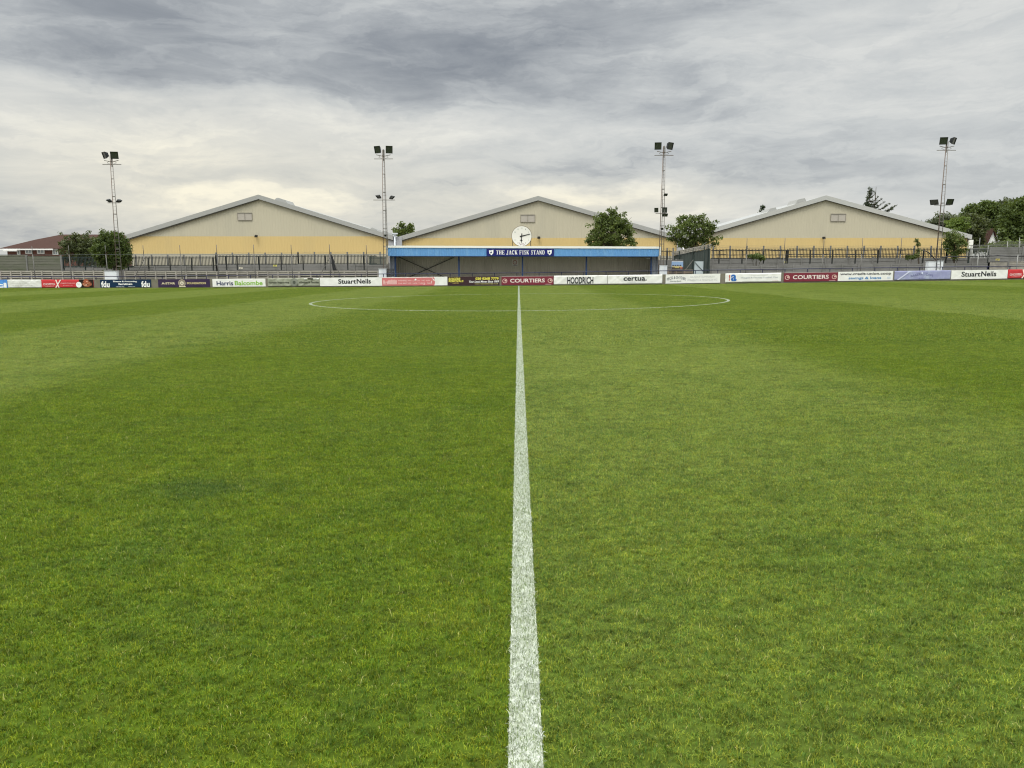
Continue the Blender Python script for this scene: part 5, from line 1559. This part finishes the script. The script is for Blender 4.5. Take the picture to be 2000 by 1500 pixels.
def build_warehouses():
    Y = 90.0
    w1, zt1, _ = warehouse(247.5, 459.0, 506, 380.5, 768, 460.5, 461.6, 495.5, 'left beige and ochre gabled warehouse, beside the bushes', Y, (469.5, 498.0, 415.5, 430.5), (503.5, 461.5, 1))
    w2, zt2, _ = warehouse(779, 462.5, 1051, 383.0, 1330, 462.5, 464.6, 500, 'middle beige and ochre gabled warehouse, behind the stand and clock', Y + .35, (1016.5, 1044.5, 419.2, 434.0), (1052, 464.5, 0))
    w3, zt3, _ = warehouse(1334, 462.5, 1611.5, 382.0, 1896, 459.0, 464.6, 514, 'right beige and ochre gabled warehouse, under the conifer', Y, (1615.8, 1645.2, 417.5, 432.5), (1605, 465, -1), trim='roof_trim_light')
    # upstands and roof lights along the verges
    def bump(root, zt, a, b, h, y0=1.5, L=3.0):
        x0, x1 = X(a, Y), X(b, Y)
        m_ = MB(); n = 6
        pts = [(x0, zt(x0) - .05), (x0 + (x1 - x0) * .15, zt(x0) + h * .35), (x0 + (x1 - x0) * .3, zt((x0 + x1) / 2) + h), (x0 + (x1 - x0) * .85, zt(x1) + h * .9), (x1, zt(x1) - .05)]
        m_.extr([(p[0], p[1]) for p in pts][::-1], Y + y0, Y + y0 + L)
        m_.build('roof_vent', M['roof_trim'], root)
    bump(w1, zt1, 534, 560, .42); bump(w1, zt1, 720, 735, .25); bump(w1, zt1, 742, 757, .3)
    bump(w3, zt3, 1553, 1577, .34); bump(w3, zt3, 1500, 1520, .25)
    # valley between the first two sheds: silver infill, hopper and downpipe
    YV = Y - .1
    r = thing('valley_infill', (X(772, YV), YV, 0), 'silver grey infill panel with a downpipe between the left and middle warehouses', 'wall panel')
    MB().box(X(759.5, YV), X(786, YV), YV, YV + .3, -1.0, P(770, 462.5, YV).z).build('panel', M['silver'], r)
    h = MB(); h.box(X(768, YV), X(778.5, YV), YV - .35, YV - .02, P(770, 457.8, YV).z, P(770, 455.2, YV).z).box(X(770.5, YV), X(776, YV), YV - .3, YV - .02, P(770, 460, YV).z, P(770, 457.8, YV).z - .002)
    h.build('hopper', M['cabinet_grey'], r)
    MB().tube((X(772.8, YV), YV - .16, -.5), (X(772.8, YV), YV - .16, P(770, 460, YV).z), .09, .09, 10).build('downpipe', M['cabinet_grey'], r, True)
    YV = Y + .2
    r = thing('valley_infill', (X(1332, YV), YV, 0), 'silver grey infill behind the tree between the middle and right warehouses', 'wall panel')
    MB().box(X(1320, YV), X(1344, YV), YV - .35, YV - .05, -1.0, P(1332, 461.8, YV).z).build('panel', M['silver'], r)
    MB().tube((X(1332, YV), YV - .5, -.5), (X(1332, YV), YV - .5, P(770, 460, YV).z), .10, .10, 10).build('downpipe', M['white_trim'], r, True)
    # right corner post of the third shed
    MB().box(X(1886, Y) - .05, X(1893, Y), Y - .34, Y - .02, -1.0, P(1890, 463.5, Y).z - .3).build('corner_trim', M['white_trim'], w3)

# ================================================================== HOUSES
def build_houses():
    Y = 118.0
    h = thing('brick_house', (X(90, Y), Y, 0), 'low brown brick building with a hipped tiled roof, far left', 'house')
    q = lambda px, py, dy=0: tuple(P(px, py, Y + dy))
    # main range
    x0, x1 = X(17.5, Y), X(240, Y)
    ze = P(60, 485.5, Y).z
    MB().box(x0, x1, Y, Y + 14, -1, ze - .12).build('wall', M['brick'], h)
    e0 = P(6, 484.5, Y).z
    rf = MB()
    A_, B_, C_, D_ = (X(5.5, Y) , Y - .6, ze - .02), (X(245, Y), Y - .6, ze - .02), (X(245, Y), Y + 15, ze - .02), (X(5.5, Y), Y + 15, ze - .02)
    # low front ridge then the high ridge
    zr1, zr2 = P(78, 468, Y).z, P(126, 458, Y).z
    sc_ = (Y + 7) / Y
    r1 = (X(74, Y + 5), Y + 5, CAMP.z + (zr1 - CAMP.z) * (Y + 5) / Y)
    r1b = (X(90, Y + 5), Y + 5, r1[2])
    r2 = (X(126, Y + 8), Y + 8, CAMP.z + (zr2 - CAMP.z) * (Y + 8) / Y)
    r3 = (X(245, Y + 8), Y + 8, r2[2])
    rf.add([A_, B_, C_, D_, r1, r1b, r2, r3], [(0, 1, 7, 6, 5, 4), (0, 4, 3), (4, 5, 6, 3), (6, 7, 2, 3), (1, 2, 7), (0, 3, 2, 1)])
    rf.build('roof', M['tile'], h)
    MB().box(X(7, Y), X(112, Y), Y - .75, Y - .61, ze - .24, ze - .04).build('fascia_board', M['upvc'], h)
    MB().box(X(17.2, Y), X(43.5, Y), Y - .9, Y - .76, ze - .42, ze - .20).build('fascia_board', M['upvc'], h)
    for a, b, t, bt in ((37, 43.3, 488, 497.5), (53, 67, 486.5, 495.5), (76, 90.5, 486, 495.5), (106, 117, 486, 498)):
        fw = MB(); fx0, fx1 = X(a, Y), X(b, Y); z1, z0 = P(a, t, Y).z, P(a, bt, Y).z; w = .13
        fw.box(fx0, fx1, Y - .1, Y - .004, z1 - w, z1).box(fx0, fx1, Y - .1, Y - .004, z0, z0 + w).box(fx0, fx0 + w, Y - .1, Y - .004, z0 + w, z1 - w).box(fx1 - w, fx1, Y - .1, Y - .004, z0 + w, z1 - w)
        if b - a > 10: mx = (fx0 + fx1) / 2; fw.box(mx - .05, mx + .05, Y - .1, Y - .004, z0 + w, z1 - w)
        wo = fw.build('window_frame', M['upvc'], h)
        MB().box(fx0 + w, fx1 - w, Y - .05, Y - .003, z0 + w, z1 - w).build('pane', M['glass'], wo)
    # white gable among the trees at the right
    Y = 128.0
    h = thing('gabled_house', (X(1943, Y), Y, 0), 'white gabled house glimpsed among the trees, right', 'house')
    pk, gl, gr = P(1939, 446, Y), P(1924, 476, Y), P(1950, 467.5, Y)
    gr2 = Vector((gr.x + (pk.x - gl.x) * .0, Y, gl.z))
    half = pk.x - gl.x
    MB().extr([(gl.x, -1), (gl.x, gl.z - .3), (pk.x, pk.z - .15), (pk.x + half, gl.z - .3), (pk.x + half, -1)], Y, Y + 10).build('wall', M['render_white'], h)
    rf = MB()
    for s in (-1, 1):
        a, b = Vector((pk.x, 0, pk.z)), Vector((pk.x + s * half * 1.12, 0, gl.z - .55))
        rf.add([(a.x, Y - .4, a.z), (b.x, Y - .4, b.z), (b.x, Y + 10.4, b.z), (a.x, Y + 10.4, a.z), (a.x, Y - .4, a.z - .28), (b.x, Y - .4, b.z - .28), (b.x, Y + 10.4, b.z - .28), (a.x, Y + 10.4, a.z - .28)],
               [(0, 1, 2, 3), (7, 6, 5, 4), (0, 4, 5, 1), (1, 5, 6, 2), (2, 6, 7, 3)])
    rf.build('roof', M['tile'], h)

# ================================================================== TREES
def leaf_cloud(rng, centres, rad, n_per, size, droop=0.0, asp=1.9):
    """leaf-sized faces round the given twig centres"""
    C_ = np.repeat(np.array(centres), n_per, 0); N = len(C_)
    off = rng.normal(0, 1, (N, 3)); off /= np.maximum(np.linalg.norm(off, axis=1), .01)[:, None]
    off *= (rng.random(N) ** .6 * rad)[:, None]; off[:, 2] *= .75
    c = C_ + off
    a = rng.normal(0, 1, (N, 3)); a[:, 2] -= droop; a /= np.linalg.norm(a, axis=1)[:, None]
    b = np.cross(a, rng.normal(0, 1, (N, 3))); b /= np.maximum(np.linalg.norm(b, axis=1), .01)[:, None]
    s = (size * rng.uniform(.6, 1.35, N))[:, None]
    V = np.stack([c - a * s, c - b * s / asp + a * s * .1, c + a * s, c + b * s / asp + a * s * .1], 1).reshape(-1, 3)
    i = np.arange(N)[:, None] * 4
    T = np.concatenate([i + [0, 1, 2], i + [0, 2, 3]], 1).reshape(-1, 3)
    cr = np.repeat(rng.random(len(centres)), n_per)
    r = np.clip(.55 * cr + .45 * rng.random(N), 0, 1)
    return V, T, np.repeat(r, 4)
def tree(name, label, base, lobes, m, seed, n_cl=260, n_per=26, size=.13, rad=.42, trunk=.16, cat='tree', group=None, shell=.55, droop=0.0, limbs=True, gaps=.12, parent_loc=None, stems=1, bare=0.0):
    """lobes: (x, y, z, rx, ry, rz) world ellipsoids that the crown fills unevenly"""
    rng = np.random.default_rng(seed); pr = random.Random(seed)
    base = Vector(base)
    root = thing(name, base, label, cat, group)
    vol = [l[3] * l[4] * l[5] for l in lobes]; tot = sum(vol)
    holes = []
    cents = []
    for l, v in zip(lobes, vol):
        k = max(6, int(n_cl * (v / tot) ** .8 / sum((q / tot) ** .8 for q in vol) ))
        for _ in range(k):
            d_ = rng.normal(0, 1, 3); d_ /= np.linalg.norm(d_)
            q = shell + (1 - shell) * rng.random() if rng.random() < .75 else rng.random() ** .5
            q *= 1 + rng.normal(0, .12)
            if rng.random() < .10: q *= 1.18
            cents.append((l[0] + d_[0] * q * l[3], l[1] + d_[1] * q * l[4], max(base.z + .25, l[2] + d_[2] * q * l[5])))
    V, T, r = leaf_cloud(rng, cents, rad, n_per, size, droop)
    keep = V
    V = V - np.array(base)
    o = bpy.data.objects.new('crown', np_mesh('crown', V, T, r, M[m])); COL.objects.link(o); o.parent = root
    if limbs:
        tk = MB()
        top = Vector((sum(l[0] for l in lobes) / len(lobes), sum(l[1] for l in lobes) / len(lobes), max(l[2] for l in lobes)))
        for s in range(stems):
            bs = base + Vector((pr.uniform(-.25, .25), pr.uniform(-.2, .2), 0)) * (stems > 1)
            mid = bs.lerp(top, .45) + Vector((pr.uniform(-.15, .15), 0, 0))
            tk.tube(bs - Vector((0, 0, .1)), mid, trunk / (1 + .5 * (stems > 1)), trunk * .6, 9); tk.tube(mid, top, trunk * .6, trunk * .15, 7)
            for l in lobes:
                c = Vector(l[:3]); st_ = bs.lerp(mid, pr.uniform(.6, 1.0))
                tk.tube(st_, c, trunk * .38, trunk * .12, 6)
                for _ in range(4):
                    e = c + Vector((pr.gauss(0, .5) * l[3], pr.gauss(0, .5) * l[4], pr.gauss(0.1, .5) * l[5]))
                    tk.tube(st_.lerp(c, pr.uniform(.5, 1)), e, trunk * .14, trunk * .05, 5)
        for _ in range(90):
            c = Vector(cents[pr.randrange(len(cents))]); l = min(lobes, key=lambda q: (Vector(q[:3]) - c).length)
            tk.tube(Vector(l[:3]).lerp(c, .3), c, trunk * .07, trunk * .03, 4, False)
        tk.build('trunk', M['bark'], root)
    return root
def lob(px, py, Y, rx_px, rz_px, ry=None):
    """ellipsoid from photo position and half sizes in photo pixels"""
    c = P(px, py, Y); k = Y / F
    return (c.x, c.y, c.z, rx_px * k, ry if ry else rx_px * k, rz_px * k)
def build_trees():
    Y = 77.0
    tree('round_tree', 'round leafy tree behind the right half of the stand roof', (X(1193, Y), Y, .2),
         [lob(1193, 448, Y, 38, 33), lob(1190, 422, Y, 18, 15), lob(1165, 462, Y, 17, 20), lob(1223, 458, Y, 15, 22), lob(1211, 438, Y, 20, 17), lob(1236, 476, Y, 7, 10), lob(1175, 440, Y, 18, 15), lob(1152, 474, Y, 8, 12), lob(1193, 478, Y, 38, 18)],
         'leaf_mid', 11, 400, 28, .115, .38, .2)
    Y = 78.5
    tree('round_tree', 'loose leafy tree above the draped fence, right of the stand', (X(1350, Y), Y, .2),
         [lob(1350, 452, Y, 36, 26), lob(1342, 431, Y, 17, 13), lob(1366, 429, Y, 14, 12), lob(1322, 455, Y, 17, 13), lob(1380, 446, Y, 20, 16), lob(1330, 472, Y, 15, 12), lob(1360, 474, Y, 26, 14), lob(1398, 473, Y, 13, 12), lob(1311, 462, Y, 8, 8), lob(1394, 440, Y, 8, 9)],
         'leaf_mid', 12, 290, 24, .115, .36, .2)
    Y = 75.9
    tree('bush', 'broad dark bush left of the far left mast', (X(150, Y), Y, .0), [lob(158, 476, Y, 32, 23), lob(172, 500, Y, 26, 26), lob(136, 490, Y, 20, 22), lob(168, 486, Y, 22, 24), lob(150, 463, Y, 14, 7), lob(128, 505, Y, 9, 12)],
         'leaf_olive', 13, 300, 26, .10, .32, .12, 'bush', 'bushes by the terrace')
    Y = 71.6
    tree('bush', 'tall dark bush with the far left mast rising through it', (X(222, Y), Y, .0), [lob(218, 478, Y, 30, 26), lob(205, 464, Y, 16, 12), lob(235, 466, Y, 14, 11), lob(240, 492, Y, 17, 22), lob(202, 500, Y, 15, 26), lob(224, 510, Y, 22, 18), lob(195, 488, Y, 14, 18), lob(247, 508, Y, 9, 12)],
         'leaf_dark', 14, 400, 26, .10, .32, .14, 'bush', 'bushes by the terrace')
    Y = 104.0
    tree('tree', 'bright leafy tree top showing in the roof valley behind the sheds', (X(788, 138), 138, .0), [lob(788, 453, 138, 20, 9), lob(773, 459, 138, 10, 6), lob(800, 445, 138, 10, 7), lob(785, 440, 138, 5, 4)], 'leaf_mid', 15, 60, 20, .24, .7, .3, shell=.2)
    Y = 72.8
    tree('shrub', 'green shrub in front of the right end of the right warehouse', (X(1865, Y), Y, .4), [lob(1864, 474, Y, 19, 18), lob(1860, 458, Y, 13, 12), lob(1852, 484, Y, 9, 9), lob(1880, 484, Y, 8, 14), lob(1865, 498, Y, 13, 12)],
         'leaf_mid', 16, 130, 22, .10, .34, .09, 'shrub', shell=.3)
    Y = 72.9
    tree('sapling', 'thin sapling beside the right mast, in front of the ochre band', (X(1793, Y), Y, .4), [lob(1793, 478, Y, 4, 8), lob(1793, 492, Y, 4, 9), lob(1789, 500, Y, 6, 5), lob(1791, 470, Y, 3, 3)], 'leaf_dark', 17, 26, 16, .075, .22, .04, 'sapling', shell=.1)
    tree('shrub', 'low dark shrub hanging over the panel wall, right of the gate', (X(1478, 73.0), 73.0, .4), [lob(1479, 501, 73.0, 13, 6), lob(1487, 505, 73.0, 7, 7), lob(1466, 500, 73.0, 8, 3)], 'leaf_dark', 18, 50, 22, .08, .24, .05, 'shrub', shell=.2)
    tree('shrub', 'small low shrub at the foot of the sapling', (X(1779, 73.0), 73.0, .4), [lob(1780, 502, 73.0, 10, 4)], 'leaf_dark', 19, 26, 20, .08, .22, .04, 'shrub', shell=.2)
    # trees beyond the right shed
    grp = 'trees beyond the right end of the ground'
    def far_t(label, Yt, lobes, m, seed, n, per, size, rad, gx=None, **kw):
        L = [lob(a, b, Yt, c, e_) for a, b, c, e_ in lobes]
        tree('tree', label, (L[0][0], Yt, .2), L, m, seed, n, per, size, rad, .35, 'tree', grp, **kw)
    far_t('wispy grey-green willow top between the right mast and the tall trees', 125, [(1850, 432, 26, 14), (1828, 436, 14, 10), (1872, 440, 18, 16), (1812, 440, 12, 5)], 'leaf_grey', 31, 190, 18, .22, .8, droop=1.2, shell=.2)
    far_t('olive green tree filling the gap right of the right warehouse', 112, [(1890, 446, 30, 26), (1906, 436, 19, 20), (1868, 448, 16, 22), (1893, 470, 26, 24)], 'leaf_olive', 32, 420, 30, .19, .7)
    far_t('yellow-green tree directly over the right roof corner', 104, [(1866, 445, 17, 16), (1880, 436, 10, 10)], 'leaf_bright', 38, 120, 22, .16, .6)
    far_t('tall dark rounded tree, middle of the right-hand group', 140, [(1908, 414, 20, 16), (1925, 408, 18, 14), (1940, 418, 18, 20), (1890, 424, 12, 10), (1925, 440, 24, 26)], 'leaf_dark', 33, 430, 30, .24, .85)
    far_t('tall blue-grey tree behind the big right-hand tree', 150, [(1955, 405, 14, 12), (1968, 412, 18, 18), (1978, 400, 10, 9), (1960, 425, 18, 18)], 'leaf_grey', 34, 300, 28, .24, .85)
    far_t('large dark green tree at the right edge of the picture', 108, [(1992, 428, 30, 32), (2005, 405, 20, 18), (1975, 445, 20, 22), (2015, 450, 30, 36), (1985, 462, 26, 16), (2030, 420, 24, 30)], 'leaf_dark', 35, 760, 32, .2, .7)
    far_t('brown-green tree just left of the white gabled house', 118, [(1897, 458, 15, 22), (1890, 476, 16, 16)], 'leaf_olive', 36, 240, 28, .18, .65)
    far_t('ivy-green hedge row behind the right-hand mesh fence', 92, [(1985, 482, 34, 10), (1945, 486, 26, 9), (2035, 480, 30, 14)], 'leaf_mid', 37, 300, 26, .14, .5)
    for s, (q, t, w, n) in enumerate(((1432, 437, 5, 10), (1458, 430, 9, 14), (1488, 408, 3, 12))):
        Yt = 145
        tree('tree', ('sparse twig tips peeping over the right shed roof, lowest', 'sparse leafy top peeping over the right shed roof, middle', 'small dark spire of a treetop above the right shed roof')[s], (X(q, Yt), Yt, .2), [lob(q, t + (6 if s < 2 else 6), Yt, w, 6 if s < 2 else 8)] + ([lob(q + 1, t - 3, Yt, 1.5, 4)] if s == 2 else []), 'needle', 50 + s, n, 14, .2, .5, .14, group='treetops behind the right shed')
    # monkey-puzzle like conifer behind the right shed
    Y = 132.0
    bx, bz = X(1698, Y), P(1698, 365, Y).z
    root = thing('conifer', (bx, Y, 0), 'ragged conifer with upswept arms above the right warehouse roof', 'tree')
    pr = random.Random(5); rng = np.random.default_rng(6)
    tk = MB(); tk.tube((bx, Y, 0), (bx + .2, Y, bz), .35, .03, 8)
    cents = []
    k = Y / F
    def arm(z0py, dx_px, up_px, n, thick):
        s = P(1698, z0py, Y); last = s
        for i in range(1, n + 1):
            t = i / n
            p = Vector((s.x + dx_px * k * t, Y + .25 * math.sin(i), s.z + up_px * k * (t ** 1.8) - .25 * math.sin(math.pi * t)))
            tk.tube(last, p, thick * (1 - t) + .03, thick * (1 - t) * .8 + .02, 5); last = p
            if t > .12: cents.append(tuple(p)); 
            if pr.random() < .7: cents.append((p.x, p.y, p.z - .12))
    for z0, dx_, up in ((384, 9, 6), (392, 16, 8), (398, 22, 9), (405, 26, 10), (410, 36, 12), (416, 44, 12), (380, 6, 6), (376, 4, 4), (386, -5, 3), (393, -7, 2), (399, -9, 3), (405, -12, 2), (411, -14, 4), (418, 50, 16), (372, 2.5, 3), (402, 12, 6), (410, 14, 8), (415, -10, 5)):
        arm(z0, dx_, up, max(5, int(abs(dx_) / 2.2)), .10)
    for i in range(70):
        t = pr.random(); z = 366 + 54 * t
        cents.append(tuple(P(1698 + pr.gauss(0, 1 + 5.0 * t), z, Y + pr.gauss(0, .6))))
    V, T, r = leaf_cloud(rng, cents, .24, 10, .13, 0.0, 2.6)
    V = V - np.array((bx, Y, 0))
    o = bpy.data.objects.new('crown', np_mesh('crown', V, T, r, M['needle'])); COL.objects.link(o); o.parent = root
    tk.build('trunk', M['bark'], root)

build_terrace()
build_wall()
build_banners()
build_stand()
build_masts()
build_fences()
build_warehouses()
build_houses()
build_trees()
